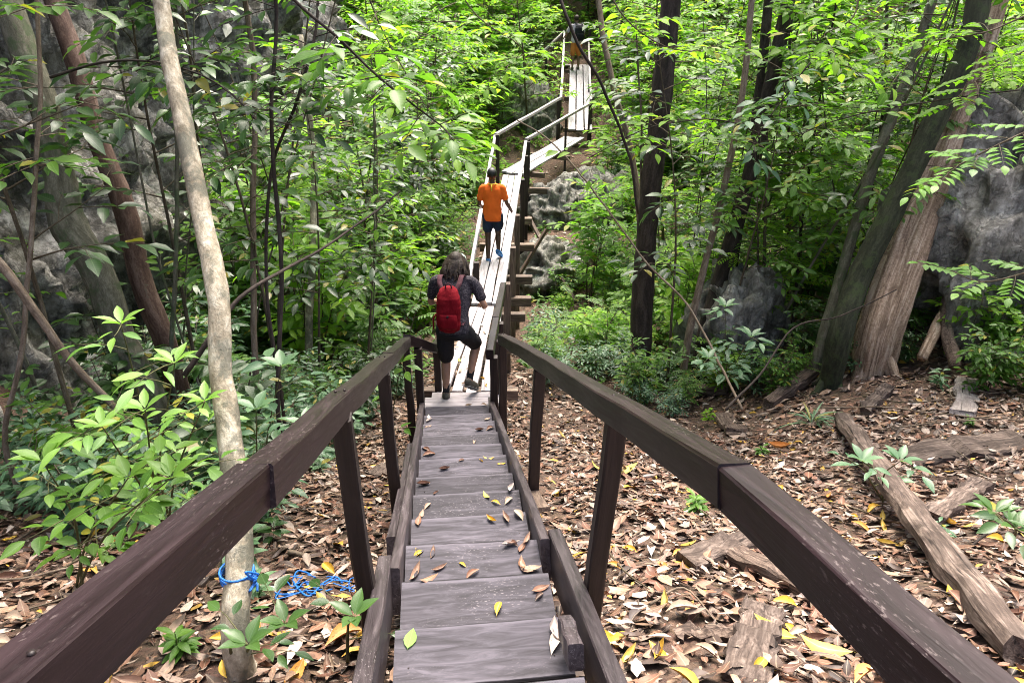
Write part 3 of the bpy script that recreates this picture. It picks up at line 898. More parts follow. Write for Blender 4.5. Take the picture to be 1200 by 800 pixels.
def foot(mb, ankle, toe, r=.042):
    a = Vector(ankle); t = Vector(toe); d = (t - a)
    heel = a + Vector((-d.x * .22, -d.y * .22, 0)) + (Vector((0, 0, -.045)) if abs(d.z) < .1 else Vector((0, 0, -.03)))
    limb(mb, [(heel, r * .85), (heel.lerp(t, .5) + UP * .006, r * .95), (t, r * .68)], 8, 3)
    limb(mb, [(a, r), (heel.lerp(t, .2) + UP * .02, r)], 8, 2)

def person(name, label, loc, rz, spec, sc=1.0):
    t = thing(name, label, 'person', loc)
    M = Matrix.Translation(loc) @ Matrix.Rotation(rz, 4, 'Z') @ Matrix.Scale(sc, 4)
    S = spec
    def put(n, mb, mats, voxel=.011, smooth=6):
        me = remesh(n, mb, mats, voxel, smooth)
        if n in ('shirt', 'shorts'):            # creases of loose cloth
            for v in me.vertices:
                q = v.co; d = .016 * noise.noise(Vector((q.x * 8, q.y * 8, q.z * 6))) + .012 * (.4 - abs(noise.noise(Vector((q.x * 9 + 4, q.y * 9, q.z * 13)))))
                nn = Vector((q.x, q.y, 0)); v.co = q + (nn.normalized() if nn.length > 1e-4 else nn) * d
        return link(n, me, t, M=M)
    # body
    mb = MB()
    for s in ('L', 'R'):
        hip, kn, an, toe = S['leg' + s]
        limb(mb, [(hip, .082), (Vector(hip).lerp(Vector(kn), .5), .072), (kn, .052), (Vector(kn).lerp(Vector(an), .35) + Vector((0, -.012, 0)), .053), (an, .034)], 10, 4)
        foot(mb, an, toe)
        sh, el, wr, hd, pal = S['arm' + s]
        limb(mb, [(sh, .05), (Vector(sh).lerp(Vector(el), .5), .043), (el, .034), (Vector(el).lerp(Vector(wr), .3), .035), (wr, .024)], 9, 4)
        hand(mb, wr, hd, pal, 1 if s == 'L' else -1)
    rings(mb, [(c, a * .92, b * .92, tl) for (c, a, b, tl) in S['torso']])
    limb(mb, [(S['neck'][0], .05), (S['neck'][1], .048)], 10, 2)
    HM = head(mb, S['head'], S['hpitch'], S.get('hyaw', 0))
    put('body', mb, [S['skin']], .009, 5)
    # hair
    mb = MB(); hc = Vector(S['head'])
    ball(mb, hc + HM @ Vector((0, -.02, .045)), .107, (.84, .97, .93), rot=HM)
    if S.get('longhair'):
        ball(mb, hc + HM @ Vector((0, -.05, -.02)), .105, (1.05, .75, 1.1), rot=HM)
        r9 = random.Random(3)
        for i in range(90):
            an = math.pi * (-.05 + 1.1 * i / 89)
            k = r9.uniform(.9, 1.25)
            ox, oy = math.cos(an) * .095 * k, -math.sin(an) * .09 * k
            p0 = hc + HM @ Vector((ox * .75, oy * .75 - .01, .085))
            p1 = hc + HM @ Vector((ox * 1.15 + r9.uniform(-.012, .012), oy * 1.1, -.01)); p2_ = hc + HM @ Vector((ox * 1.28 + r9.uniform(-.02, .02), oy * 1.15 + r9.uniform(-.015, .015), -.10)); p3_ = hc + HM @ Vector((ox * 1.15 + r9.uniform(-.03, .03), oy * 1.1 + r9.uniform(-.02, .02), -.17 + r9.uniform(-.04, .03)))
            limb(mb, [(p0, .011), (p1, .013), (p2_, .011), (p3_, .004)], 5, 3)
    put('hair', mb, [S['hairm']], .006, 0 if S.get('longhair') else 2)
    # shirt
    mb = MB()
    rings(mb, [(c, a * 1.05 + .008, b * 1.06 + .008, tl) for (c, a, b, tl) in S['torso'] if c[2] > S['hem']])
    for s in ('L', 'R'):
        sh, el = Vector(S['arm' + s][0]), Vector(S['arm' + s][1])
        inn = Vector((S['neck'][0][0] * .5 + sh.x * .5, sh.y, sh.z + .012))
        limb(mb, [(inn - UP * .012, .056), (sh - UP * .008, .060), (sh.lerp(el, S.get('sleeve', .62)), .060)], 10, 4)
    put('shirt', mb, [S['shirt']], .011, 4)
    # shorts
    mb = MB()
    rings(mb, [(c, a * 1.05 + .006, b * 1.05 + .006, tl) for (c, a, b, tl) in S['torso'] if c[2] < S['hem'] + .12])
    for s in ('L', 'R'):
        hip, kn = Vector(S['leg' + s][0]), Vector(S['leg' + s][1])
        e = hip.lerp(kn, S['shortlen'])
        limb(mb, [(hip + UP * .02, .104), (hip.lerp(kn, .4), .100), (e, .092)], 12, 4)
    put('shorts', mb, [S['shorts']], .012, 3)
    for s in ('L', 'R'):
        hip, kn, an, toe = S['leg' + s]
        mb = MB()
        a = Vector(an); tt = Vector(toe); d = tt - a
        heel = a + Vector((-d.x * .22, -d.y * .22, 0)) + (Vector((0, 0, -.045)) if abs(d.z) < .1 else Vector((0, 0, -.03)))
        limb(mb, [(heel + UP * .008, .044), (heel.lerp(tt, .5) + UP * .01, .048), (tt + UP * .004, .036)], 10, 4)
        limb(mb, [(heel + UP * .02, .044), (a - UP * .02, .043)], 10, 2)
        sh = put('shoe', mb, [S['shoe']], .009, 2)
        mb = MB()
        for (c, r) in ((heel, .043), (heel.lerp(tt, .33), .044), (heel.lerp(tt, .66), .048), (tt, .038)):
            nn = (tt - heel).normalized().cross(Vector((1, 0, 0))); nn = nn if nn.z < 0 else -nn
            ball(mb, Vector(c) + nn * .030, r * 1.06, (1, 1.15, .3), 6)
        link('sole', remesh('sole', mb, [S['sole']], .009, 2), sh)
        if S.get('socks'):
            mb = MB(); k = Vector(kn)
            limb(mb, [(a - UP * .01, .041), (a.lerp(k, .14), .041), (a.lerp(k, .27), .045)], 10, 3)
            put('sock', mb, [C_SOCK], .009, 1)
    return t, M, HM

def torso(lean=0.0, w=1.0):
    return [((0, 0, .80), .150 * w, .105, 0), ((0, 0, .87), .170 * w, .115, 0), ((0, .01 + lean * .1, .96), .165 * w, .108, 0), ((0, .01 + lean * .25, 1.06), .150 * w, .100, 0),
            ((0, .02 + lean * .5, 1.18), .160 * w, .108, 0), ((0, .02 + lean * .75, 1.29), .172 * w, .112, 0), ((0, .02 + lean * .9, 1.37), .165 * w, .098, 0), ((0, .02 + lean, 1.43), .115 * w, .075, 0), ((0, .025 + lean, 1.46), .06, .055, 0)]
g = P(519, 467, 7.55)
p1loc = (-.565, 6.55, -3.845)
sp1 = dict(
    legL=((-.095, 0, .86), (-.105, .07, .47), (-.11, -.01, .09), (-.13, .14, .045)),
    legR=((.095, .01, .86), (.215, .25, .60), (.155, .05, .235), (.215, .17, .085)),
    armL=((-.20, .165, 1.39), (-.275, .20, 1.12), (-.13, .40, 1.06), (.5, .8, .1), (.4, -.3, -.8)),
    armR=((.20, .165, 1.39), (.33, .13, 1.13), (.30, .36, 1.0), (-.35, .9, .05), (-.5, 0, -.8)),
    torso=torso(.17), neck=((0, .185, 1.43), (0, .235, 1.49)), head=(.01, .285, 1.53), hpitch=-.55, hyaw=-.1,
    skin=SKIN1, hairm=HAIR1, longhair=True, hem=.84, shirt=C_SHIRT1, shorts=C_SHORT1, shortlen=.84, shoe=C_SHOE, sole=C_SOLE, socks=True, sleeve=.66)
pt1, pm1, hm1 = person('person', 'person with dark shoulder-length hair in patterned shirt and black shorts stepping off the stairs', p1loc, R(-4), sp1, .88)
mb = MB(); hc = Vector(sp1['head'])
ball(mb, hc + hm1 @ Vector((0, .055, .08)), .103, (.95, .92, .66), rot=hm1)
ball(mb, hc + hm1 @ Vector((0, .12, .085)), .085, (.95, 1.0, .12), rot=hm1)
link('cap', remesh('cap', mb, [C_CAP], .008, 2), pt1, M=pm1)

def backpack(name, label, M, scale, mat, strapm, ys, cx=0, extra=True):
    loc = M @ Vector((cx, -.14, 1.0))
    t = thing(name, label, 'backpack', loc)
    mb = MB()
    z0 = 1.00
    rings(mb, [((cx, -.175, z0 - .06), .07 * scale, .05, 0), ((cx, -.185, z0 - .03), .12 * scale, .075, 0), ((cx, -.19, z0 + .06), .143 * scale, .085, 0), ((cx, -.185, z0 + .22), .145 * scale, .083, 0),
               ((cx, -.165, z0 + .34), .135 * scale, .075, 0), ((cx, -.135, z0 + .41), .105 * scale, .06, 0), ((cx, -.12, z0 + .44), .06 * scale, .035, 0)])
    bme = remesh('bag', mb, [mat], .008, 3)
    for v in bme.vertices:                      # sagging folds of the nylon
        q = v.co; d = .020 * noise.noise(Vector((q.x * 9, q.y * 9, q.z * 5))) + .012 * (.4 - abs(noise.noise(Vector((q.x * 7, q.y * 7, q.z * 22)))))
        v.co = q + Vector((q.x - cx, q.y + .15, 0)).normalized() * d
    link('bag', bme, t, M=M)
    mb = MB()
    rings(mb, [((cx, -.235, z0 + .00), .085 * scale, .03, 0), ((cx, -.262, z0 + .03), .11 * scale, .034, 0), ((cx, -.268, z0 + .12), .112 * scale, .034, 0), ((cx, -.258, z0 + .175), .10 * scale, .028, 0)])
    pk = link('pocket', remesh('pocket', mb, [mat], .009, 2), t, M=M)
    for s in (-1, 1):
        pts = catmull([(cx + s * .07, -.13, z0 + .39), (cx + s * .105, -.075, 1.45), (cx + s * .115, .05, 1.487), (cx + s * .12, .20, 1.40), (cx + s * .125, .225, 1.2), (cx + s * .16, .06, 1.02), (cx + s * .13, -.13, z0)], 5)
        mb = MB()
        vs = []; fs = []
        for i, p in enumerate(pts):
            w = .026 if i < 22 else .012
            for dx, dy in ((-w, -.004), (w, -.004), (w, .006), (-w, .006)):
                nn = Vector((0, 0, 1)) if i < 12 else Vector((0, 1, 0))
                vs.append(p + Vector((dx, 0, 0)) + nn * (dy + .008))
        for i in range(len(pts) - 1):
            for k in range(4): fs.append((i*4+k, i*4+(k+1) % 4, (i+1)*4+(k+1) % 4, (i+1)*4+k))
        mb.add(vs, fs)
        link('strap', mb.mesh('strap', [strapm]), t, M=M)
    if extra:
        mb = MB(); tube(mb, catmull([(cx - .035, -.15, z0 + .43), (cx - .02, -.165, z0 + .48), (cx + .02, -.165, z0 + .48), (cx + .035, -.15, z0 + .43)], 4), .008, 6)
        link('handle', mb.mesh('handle', [strapm]), t, M=M)
        mb = MB(); tube(mb, catmull([(cx - .135, -.19, z0 + .15), (cx - .165, -.2, z0 + .1), (cx - .17, -.2, z0 - .02)], 4), [.01] * 9, 6)
        link('side_cord', mb.mesh('side_cord', [mat]), t, M=M)
        mb = MB(); tube(mb, [(cx, -.29, z0 + .165), (cx, -.312, z0 + .165)], .012, 8)
        link('buckle', mb.mesh('buckle', [C_BLACK]), t, M=M)
    return t
backpack('backpack', 'red nylon backpack worn by the person stepping off the stairs', pm1, .9, C_RED, C_REDD, 0, -.01)

p2 = Vector((-.31, 11.6, -4.215))
sp2 = dict(
    legL=((-.09, 0, .86), (-.085, .03, .47), (-.09, -.06, .085), (-.10, .08, .04)),
    legR=((.09, 0, .86), (.10, .12, .50), (.10, .06, .21), (.155, .13, .09)),
    armL=((-.175, .02, 1.385), (-.235, .04, 1.10), (-.20, .24, .98), (.1, .9, -.2), (.6, 0, -.4)),
    armR=((.175, .02, 1.385), (.255, .02, 1.11), (.36, .13, .90), (.35, .5, -.6), (-.3, .4, -.6)),
    torso=torso(.02, .95), neck=((0, .04, 1.44), (0, .05, 1.52)), head=(0, .065, 1.585), hpitch=-.1,
    skin=SKIN2, hairm=HAIR2, hem=.70, shirt=C_ORANGE, shorts=C_NAVY, shortlen=.55, shoe=C_CLOG, sole=C_CLOG, sleeve=.66)
pt2, pm2, hm2 = person('person', 'person in orange t-shirt, navy shorts and blue clogs walking away along the boardwalk', p2, R(2), sp2, .885)
mb = MB(); tube(mb, catmull([(-.075, .02, 1.45), (-.05, -.045, 1.46), (0, -.07, 1.465), (.05, -.045, 1.46), (.075, .02, 1.45)], 5), .010, 6)
tube(mb, [(-.01, -.075, 1.46), (-.015, -.105, 1.41), (-.01, -.112, 1.36)], [.014, .012, .008], 6)
link('collar_cord', mb.mesh('collar_cord', [C_ACC]), pt2, M=pm2)

p3 = Vector((2.22, 27.75, -2.985))
sp3 = dict(
    legL=((-.09, 0, .86), (-.11, .05, .47), (-.12, -.02, .085), (-.13, .12, .04)),
    legR=((.09, 0, .86), (.10, .10, .47), (.10, .05, .085), (.11, .19, .04)),
    armL=((-.20, .04, 1.39), (-.33, .08, 1.14), (-.36, .28, 1.02), (-.1, .9, -.2), (.1, 0, -1)),
    armR=((.20, .04, 1.39), (.26, .08, 1.11), (.20, .3, 1.04), (-.2, .9, .1), (-.5, 0, -.8)),
    torso=torso(.06), neck=((0, .07, 1.44), (0, .09, 1.52)), head=(0, .10, 1.585), hpitch=-.2,
    skin=SKIN3, hairm=HAIR1, hem=.84, shirt=C_GREY, shorts=C_ORSH, shortlen=.85, shoe=C_SHOE, sole=C_SOLE, sleeve=.66)
pt3, pm3, hm3 = person('person', 'person in pale shirt and orange shorts at the top of the upper ramp', p3, R(8), sp3, 1.02)
backpack('backpack', 'black backpack worn by the person at the top of the upper ramp', pm3, 1.05, C_BLACK, C_BLACK, 0, .06, False)

# ------------------------------------------------------------------ plants: prototypes
def rvec(rr, z=0.0):
    a = rr.uniform(0, 2 * math.pi)
    return Vector((math.cos(a), math.sin(a), z))
def lt(rr): return (rr.random(), rr.random(), rr.random())
def twig_leaves(st, lf, rr, p, d, L, n, ll, lw, hi=False, rad=.004, droop=.35, smat=0, start=.15, sag=.25):
    """a twig with alternate leaves held out flat on both sides"""
    d = d.normalized()
    pts = []; cur = Vector(p); dd = d.copy()
    for i in range(5):
        pts.append(cur.copy()); cur = cur + dd * (L / 4)
        dd = (dd + Vector((rr.uniform(-.12, .12), rr.uniform(-.12, .12), -sag / 4 + rr.uniform(-.05, .05)))).normalized()
    tube(st, pts, [rad, rad * .85, rad * .7, rad * .55, rad * .35], 4 if not hi else 6, cap=False, mat=smat)
    for i in range(n):
        t = start + (1 - start) * (i + .3) / n
        k = min(int(t * 4), 3); f = t * 4 - k
        q = pts[k].lerp(pts[k+1], f); ax = (pts[k+1] - pts[k]).normalized()
        sd = ax.cross(UP)
        if sd.length < .05: sd = Vector((1, 0, 0))
        sd.normalize()
        s = 1 if i % 2 else -1
        if i == n - 1: ld = ax + Vector((0, 0, -.15))
        else: ld = ax * rr.uniform(.45, .8) + sd * s * rr.uniform(.7, 1.0) + UP * rr.uniform(-.25, .25)
        nm = UP + Vector((rr.uniform(-.5, .5), rr.uniform(-.5, .5), 0))
        sc = rr.uniform(.65, 1.15)
        leaf(lf, q + ld.normalized() * (.012 + ll * .06), ld, nm, ll * sc, lw * sc * rr.uniform(.9, 1.1), rr.uniform(.1, .1 + droop), rr.uniform(.08, .3), lt(rr), hi)
def pinnate(st, lf, rr, p, d, L, pairs, ll, lw, hi=False, sag=.4):
    d = d.normalized(); pts = []; cur = Vector(p); dd = d.copy()
    for i in range(6):
        pts.append(cur.copy()); cur = cur + dd * (L / 5)
        dd = (dd + Vector((rr.uniform(-.05, .05), rr.uniform(-.05, .05), -sag / 5))).normalized()
    tube(st, pts, [.0035, .003, .0028, .0022, .0018, .001], 4, cap=False)
    T = rr.random()
    for i in range(pairs):
        t = .2 + .8 * i / pairs
        k = min(int(t * 5), 4); q = pts[k].lerp(pts[k+1], t * 5 - k); ax = (pts[k+1] - pts[k]).normalized()
        sd = ax.cross(UP)
        if sd.length < .05: sd = Vector((1, 0, 0))
        sd.normalize(); e = .75 + .35 * math.sin(math.pi * t)
        for s in (-1, 1):
            ld = ax * .45 + sd * s + UP * rr.uniform(-.2, .1)
            leaf(lf, q, ld, UP + sd * s * .2, ll * e * rr.uniform(.85, 1.1), lw * e, rr.uniform(.1, .35), rr.uniform(.05, .2), (T * .7 + .3 * rr.random(), rr.random(), 0), hi)
    leaf(lf, pts[-1], pts[-1] - pts[-2], UP, ll, lw, .3, .1, (T, .2, 0), hi)
def curve_stem(rr, p, d, L, n=7, wob=.12, lift=0.0):
    pts = [Vector(p)]; dd = d.normalized()
    for i in range(n - 1):
        pts.append(pts[-1] + dd * (L / (n - 1)))
        dd = (dd + Vector((rr.uniform(-wob, wob), rr.uniform(-wob, wob), lift + rr.uniform(-wob, wob) * .4))).normalized()
    return pts
def at_path(pts, t):
    x = t * (len(pts) - 1); k = min(int(x), len(pts) - 2)
    return pts[k].lerp(pts[k+1], x - k), (pts[k+1] - pts[k]).normalized()

PROTO = {}
def proto(name, st, lf, smat, lmat):
    PROTO[name] = (st.mesh(name + '_stems', [smat]), lf.mesh(name + '_foliage', [lmat]))
def make_shrub(name, seed, lmat, stems=6, h=1.3, ll=.14, lw=.055, nl=7, spread=.45):
    rr = random.Random(seed); st, lf = MB(), MB()
    for s in range(stems):
        L = h * rr.uniform(.6, 1.1)
        d = rvec(rr) * rr.uniform(.1, spread) + UP
        pts = curve_stem(rr, (rr.uniform(-.06, .06), rr.uniform(-.06, .06), -.05), d, L, 7, .12, .0)
        tube(st, pts, [.010 * (1 - .13 * i) for i in range(7)], 5, cap=False)
        for j in range(rr.randint(9, 11)):
            q, ax = at_path(pts, rr.uniform(.25, .98))
            td = rvec(rr) * 1.0 + UP * rr.uniform(-.1, .55)
            twig_leaves(st, lf, rr, q, td, rr.uniform(.18, .42), nl, ll, lw)
        twig_leaves(st, lf, rr, pts[-1], (pts[-1] - pts[-2]) + rvec(rr) * .4, .25, nl, ll, lw)
    proto(name, st, lf, M_TWIG, lmat)
def make_pinnate(name, seed, lmat, stems=4, h=1.3, L=.42, pairs=8, ll=.075, lw=.03):
    rr = random.Random(seed); st, lf = MB(), MB()
    for s in range(stems):
        LL = h * rr.uniform(.6, 1.1)
        pts = curve_stem(rr, (rr.uniform(-.05, .05), rr.uniform(-.05, .05), -.05), rvec(rr) * rr.uniform(.05, .4) + UP, LL, 7, .1)
        tube(st, pts, [.009 * (1 - .12 * i) for i in range(7)], 5, cap=False)
        for j in range(rr.randint(7, 10)):
            q, ax = at_path(pts, rr.uniform(.3, 1))
            pinnate(st, lf, rr, q, rvec(rr) + UP * rr.uniform(.0, .8), L * rr.uniform(.7, 1.15), pairs, ll, lw)
    proto(name, st, lf, M_TWIG, lmat)
def make_tree(name, seed, lmat, h=4.5, r=.04, nb=15, bl=1.2, ll=.15, lw=.06, lo=.3, twigs=6, nl=7, smat=None, bare=False, pin=False):
    rr = random.Random(seed); st, lf = MB(), MB()
    tr = curve_stem(rr, (0, 0, -.2), UP + rvec(rr) * .12, h + .2, 12, .07, .03)
    tube(st, tr, [r * (1 - .075 * i) for i in range(12)], 7)
    for b in range(nb):
        t = lo + (1 - lo) * (b + rr.random()) / nb
        q, ax = at_path(tr, min(t, .99))
        L = bl * rr.uniform(.55, 1.15) * (1.15 - .45 * t)
        bp = curve_stem(rr, q, rvec(rr) + UP * rr.uniform(-.05, .7), L, 6, .16, -.03)
        tube(st, bp, [r * .34 * (1 - .15 * i) for i in range(6)], 4, cap=False)
        for j in range(twigs):
            p, a2 = at_path(bp, rr.uniform(.25, 1))
            sd = a2.cross(UP).normalized() * rr.choice((-1, 1))
            dr = a2 * rr.uniform(.3, .9) + sd * rr.uniform(.3, 1) + UP * rr.uniform(-.25, .3)
            if pin: pinnate(st, lf, rr, p, dr, rr.uniform(.35, .55), 8, ll, lw)
            else: twig_leaves(st, lf, rr, p, dr, rr.uniform(.25, .5), nl, ll, lw)
    proto(name, st, lf, smat or M_TWIG, lmat)
def make_herb(name, seed, lmat, n=12, ll=.13, lw=.05, h=.18):
    rr = random.Random(seed); st, lf = MB(), MB()
    for s in range(rr.randint(1, 3)):
        pts = curve_stem(rr, (rr.uniform(-.03, .03), rr.uniform(-.03, .03), -.02), UP + rvec(rr) * .25, h * rr.uniform(.8, 1.4), 5, .1)
        tube(st, pts, [.004, .0035, .003, .0025, .002], 4, cap=False)
        for i in range(n):
            q, ax = at_path(pts, .35 + .65 * i / n)
            a = i * 2.4 + rr.uniform(-.3, .3)
            ld = Vector((math.cos(a), math.sin(a), rr.uniform(-.05, .6)))
            leaf(lf, q, ld, UP, ll * rr.uniform(.7, 1.1), lw * rr.uniform(.8, 1.1), rr.uniform(.2, .6), rr.uniform(.1, .3), lt(rr), True)
    proto(name, st, lf, M_STEMG, lmat)

make_shrub('shrub_dark_a', 1, L_DARK, 6, 1.3, .16, .066)
make_shrub('shrub_dark_b', 2, L_DARK, 5, 1.6, .22, .095, 6)
make_shrub('shrub_mid_a', 3, L_MID, 7, 1.3, .14, .058, 8)
make_shrub('shrub_mid_b', 4, L_MID, 6, 1.7, .19, .07)
make_shrub('shrub_lime_a', 5, L_LIME, 7, 1.4, .15, .066)
make_shrub('shrub_lime_b', 6, L_LIME, 6, 1.8, .20, .08, 6)
make_shrub('shrub_blue', 7, L_BLUE, 6, 1.1, .14, .05)
make_pinnate('pinnate_mid', 8, L_MID, 5)
make_pinnate('pinnate_lime', 9, L_LIME, 6, 1.6, .5, 9, .085, .036)
make_tree('tree_mid', 10, L_MID, 4.6, .035, 21, 1.3, .18, .075, .2, 7)
make_tree('tree_lime', 11, L_LIME, 5.0, .04, 24, 1.5, .18, .075, .2, 7)
make_tree('tree_dark', 12, L_DARK, 4.2, .035, 17, 1.1, .2, .085, .3, 6, 6)
make_tree('tree_pin', 13, L_LIME, 4.4, .035, 18, 1.2, .095, .04, .25, 5, pin=True)
make_tree('sapling_dark', 14, L_DARK, 4.6, .022, 16, .8, .2, .085, .4, 3, 5)
make_tree('sapling_mid', 15, L_MID, 4.2, .02, 15, .8, .17, .07, .38, 3, 6)
make_herb('herb_a', 16, L_MID)
make_herb('herb_b', 17, L_BLUE, 9, .16, .055, .25)
make_herb('herb_c', 18, L_DARK, 8, .2, .085, .2)
make_herb('herb_d', 19, L_LIME, 10, .12, .05, .3)

def plant(name, pname, label, cat, group, x, y, sc=1.0, rz=None, z=None, tilt=(0, 0)):
    sm, lm = PROTO[pname]
    z = H(x, y) if z is None else z
    o = link(name, None, None, label, cat, group)
    o.location = (x, y, z); o.scale = (sc, sc, sc)
    o.rotation_euler = (tilt[0], tilt[1], rng.uniform(0, 6.28) if rz is None else rz)
    isT = 'tree' in pname or 'sapling' in pname
    for n, m in (('trunk' if isT else 'stem', sm), ('crown' if isT else 'foliage', lm)):
        c = bpy.data.objects.new(n, m); COL.objects.link(c); c.parent = o
    return o

# screen zones that the photograph shows free of nearer plants: (x0, y0, x1, y1, depth)
ZONES = [(497, 290, 604, 478, 12.0), (548, 150, 628, 312, 17.5), (576, 112, 700, 214, 21.5), (650, 14, 700, 162, 27.5), (612, 196, 652, 222, 15.5)]
def clear(x, y, rad, h, slack=.55):
    z = H(x, y)
    b = proj((x, y, z)); t = proj((x, y, z + h))
    if b[2] < .5: return False
    rp = F * rad / max(b[2], t[2]) * slack
    x0, x1 = min(b[0], t[0]) - rp, max(b[0], t[0]) + rp
    y0, y1 = min(b[1], t[1]), max(b[1], t[1])
    for (a0, c0, a1, c1, dz) in ZONES:
        if min(b[2], t[2]) < dz and x1 > a0 and x0 < a1 and y1 > c0 and y0 < c1:
            return False
    return True
def path_dist(x, y):
    best = 9
    for a, b in ((Vector((0, 0, 0)), B0), (B0, B1), (B1, B2), (B2, B3), (B4, B5)):
        a2, b2, p = Vector((a.x, a.y)), Vector((b.x, b.y)), Vector((x, y))
        t = max(0, min(1, (p - a2).dot(b2 - a2) / (b2 - a2).length_squared))
        best = min(best, (p - a2.lerp(b2, t)).length)
    return best
def scatter(n, xr, yr, kinds, label, cat, group, name, size=(.8, 1.3), rad=.6, h=1.3, mind=.45, minp=.75, seed=0, slack=.55):
    rr = random.Random(seed); done = []; tries = 0; noun = label
    while len(done) < n and tries < n * 30:
        tries += 1
        x = rr.uniform(*xr); y = rr.uniform(*yr)
        s = rr.uniform(*size)
        pr = proj((x, y, H(x, y) + h * s * .6))
        if pr[0] < -160 or pr[0] > 1360 or pr[1] > 900 or pr[1] < -250: continue
        if path_dist(x, y) < minp or not clear(x, y, rad * s, h * s, slack): continue
        if any((x-a)**2 + (y-b)**2 < mind*mind for a, b in done): continue
        done.append((x, y))
        k = rr.choice(kinds)
        lm = min(LANDMARKS, key=lambda q: (q[1]-x)**2 + (q[2]-y)**2)[0]
        sz = 'tall' if s > size[0] + .67 * (size[1] - size[0]) else 'low' if s < size[0] + .33 * (size[1] - size[0]) else 'mid-sized'
        plant('feathery_shrub' if (name == 'leafy_shrub' and 'pinnate' in k) else name, k, sz + ' ' + LOOK[k] + ' ' + noun + ', nearest ' + lm, cat, group, x, y, s, rr.uniform(0, 6.28), tilt=(rr.uniform(-.12, .12), rr.uniform(-.12, .12)))

LOOK = {'shrub_dark_a': 'dark glossy', 'shrub_dark_b': 'dark big-leaved', 'shrub_mid_a': 'green small-leaved', 'shrub_mid_b': 'green loose', 'shrub_lime_a': 'bright green', 'shrub_lime_b': 'bright big-leaved', 'shrub_blue': 'blue-green', 'pinnate_mid': 'feathery green', 'pinnate_lime': 'feathery bright',
        'tree_mid': 'mid green', 'tree_lime': 'bright green', 'tree_dark': 'dark green', 'tree_pin': 'feathery', 'sapling_dark': 'dark-leaved', 'sapling_mid': 'green-leaved', 'herb_a': 'green', 'herb_b': 'blue-green', 'herb_c': 'dark broad-leaved', 'herb_d': 'bright green'}
LANDMARKS = [('the stair foot', -.5, 6.2), ('the near stair posts', -.1, 2.2), ('the walker in orange', -.3, 11.8), ('the boardwalk corner', 0, 17.9), ('the diagonal boardwalk stretch', .9, 20), ('the upper ramp', 2.2, 25), ('the craggy far rock', 4.6, 32.5), ('the rock outcrop', 7, 8.5), ('the dead trunk', 4.1, 8.6), ('the dark limestone hump', 2.95, 9.1), ('the straight dark trunk', 1.7, 9.6),
             ('the pale blotched tree', -1.1, 2.7), ('the mossy leaning tree', -3.3, 6.4), ('the cliff', -4, 10), ('the cliff', -3.6, 15), ('the rugged rock by the ramp', .5, 24.6), ('the wide rock ledge', 2.5, 17), ('the long squared beam', 2.4, 4.8)]
scatter(125, (-9, 26), (22.0, 36), ['shrub_lime_a', 'shrub_lime_b', 'shrub_mid_b', 'pinnate_lime', 'shrub_lime_b'], 'shrub on the far slope', 'shrub', 'shrubs on the far slope', 'leafy_shrub', (1.2, 2.3), .7, 1.4, .7, 1.0, 1)
scatter(105, (-8, 25), (20, 36), ['tree_mid', 'tree_lime', 'tree_lime', 'tree_pin'], 'understory tree on the far slope', 'tree', 'understory trees on the far slope', 'understory_tree', (.7, 1.2), .9, 4, .8, 1.2, 2, .6)
scatter(70, (-4.3, -.8), (8.3, 21), ['shrub_mid_a', 'shrub_mid_b', 'shrub_dark_a', 'shrub_lime_a', 'shrub_lime_b', 'pinnate_mid', 'shrub_blue'], 'shrub left of the boardwalk', 'shrub', 'shrubs left of the boardwalk', 'leafy_shrub', (.8, 1.4), .6, 1.4, .42, .65, 3)
scatter(22, (-4.0, -1.1), (9.5, 21), ['tree_mid', 'tree_dark', 'sapling_mid', 'tree_lime', 'tree_lime'], 'thin tree left of the boardwalk', 'tree', 'thin trees left of the boardwalk', 'understory_tree', (.7, 1.05), .8, 4, .8, .9, 4)
scatter(26, (-4.4, -1.3), (3.6, 8.6), ['shrub_dark_a', 'shrub_dark_b', 'shrub_blue', 'shrub_mid_a', 'shrub_blue'], 'shrub in the hollow under the cliff', 'shrub', 'shrubs under the left cliff', 'leafy_shrub', (.5, .85), .6, 1.3, .5, 1.0, 5)
scatter(92, (.8, 11), (9.6, 21), ['shrub_mid_a', 'shrub_mid_b', 'shrub_lime_a', 'shrub_lime_b', 'pinnate_mid', 'pinnate_lime', 'shrub_dark_a'], 'shrub right of the boardwalk', 'shrub', 'shrubs right of the boardwalk', 'leafy_shrub', (.7, 1.3), .6, 1.3, .55, .75, 6)
scatter(34, (.45, 3.2), (7.4, 14), ['shrub_mid_a', 'shrub_lime_a', 'shrub_blue', 'pinnate_mid', 'shrub_mid_b', 'pinnate_lime'], 'undergrowth plant right of the boardwalk', 'shrub', 'undergrowth right of the boardwalk', 'undergrowth_plant', (.4, .75), .5, 1.2, .38, .6, 16)
scatter(46, (-2.5, 6), (17.5, 31), ['shrub_lime_a', 'shrub_mid_a', 'pinnate_lime', 'shrub_lime_b', 'pinnate_mid'], 'undergrowth plant beside the ramp', 'shrub', 'undergrowth beside the upper boardwalk', 'undergrowth_plant', (.45, .85), .5, 1.2, .45, .62, 26, .4)
scatter(32, (2.0, 15), (11, 22), ['tree_mid', 'tree_lime', 'tree_lime', 'tree_pin', 'sapling_mid'], 'understory tree right of the boardwalk', 'tree', 'understory trees right of the boardwalk', 'understory_tree', (.75, 1.15), .9, 4, .9, 1.2, 7)
scatter(9, (4.9, 7.2), (6.6, 8.0), ['shrub_mid_a', 'pinnate_lime', 'shrub_lime_a', 'pinnate_mid'], 'shrub before the rock outcrop', 'shrub', 'shrubs before the rock outcrop', 'undergrowth_plant', (.5, .95), .4, 1.2, .35, 1.1, 31)
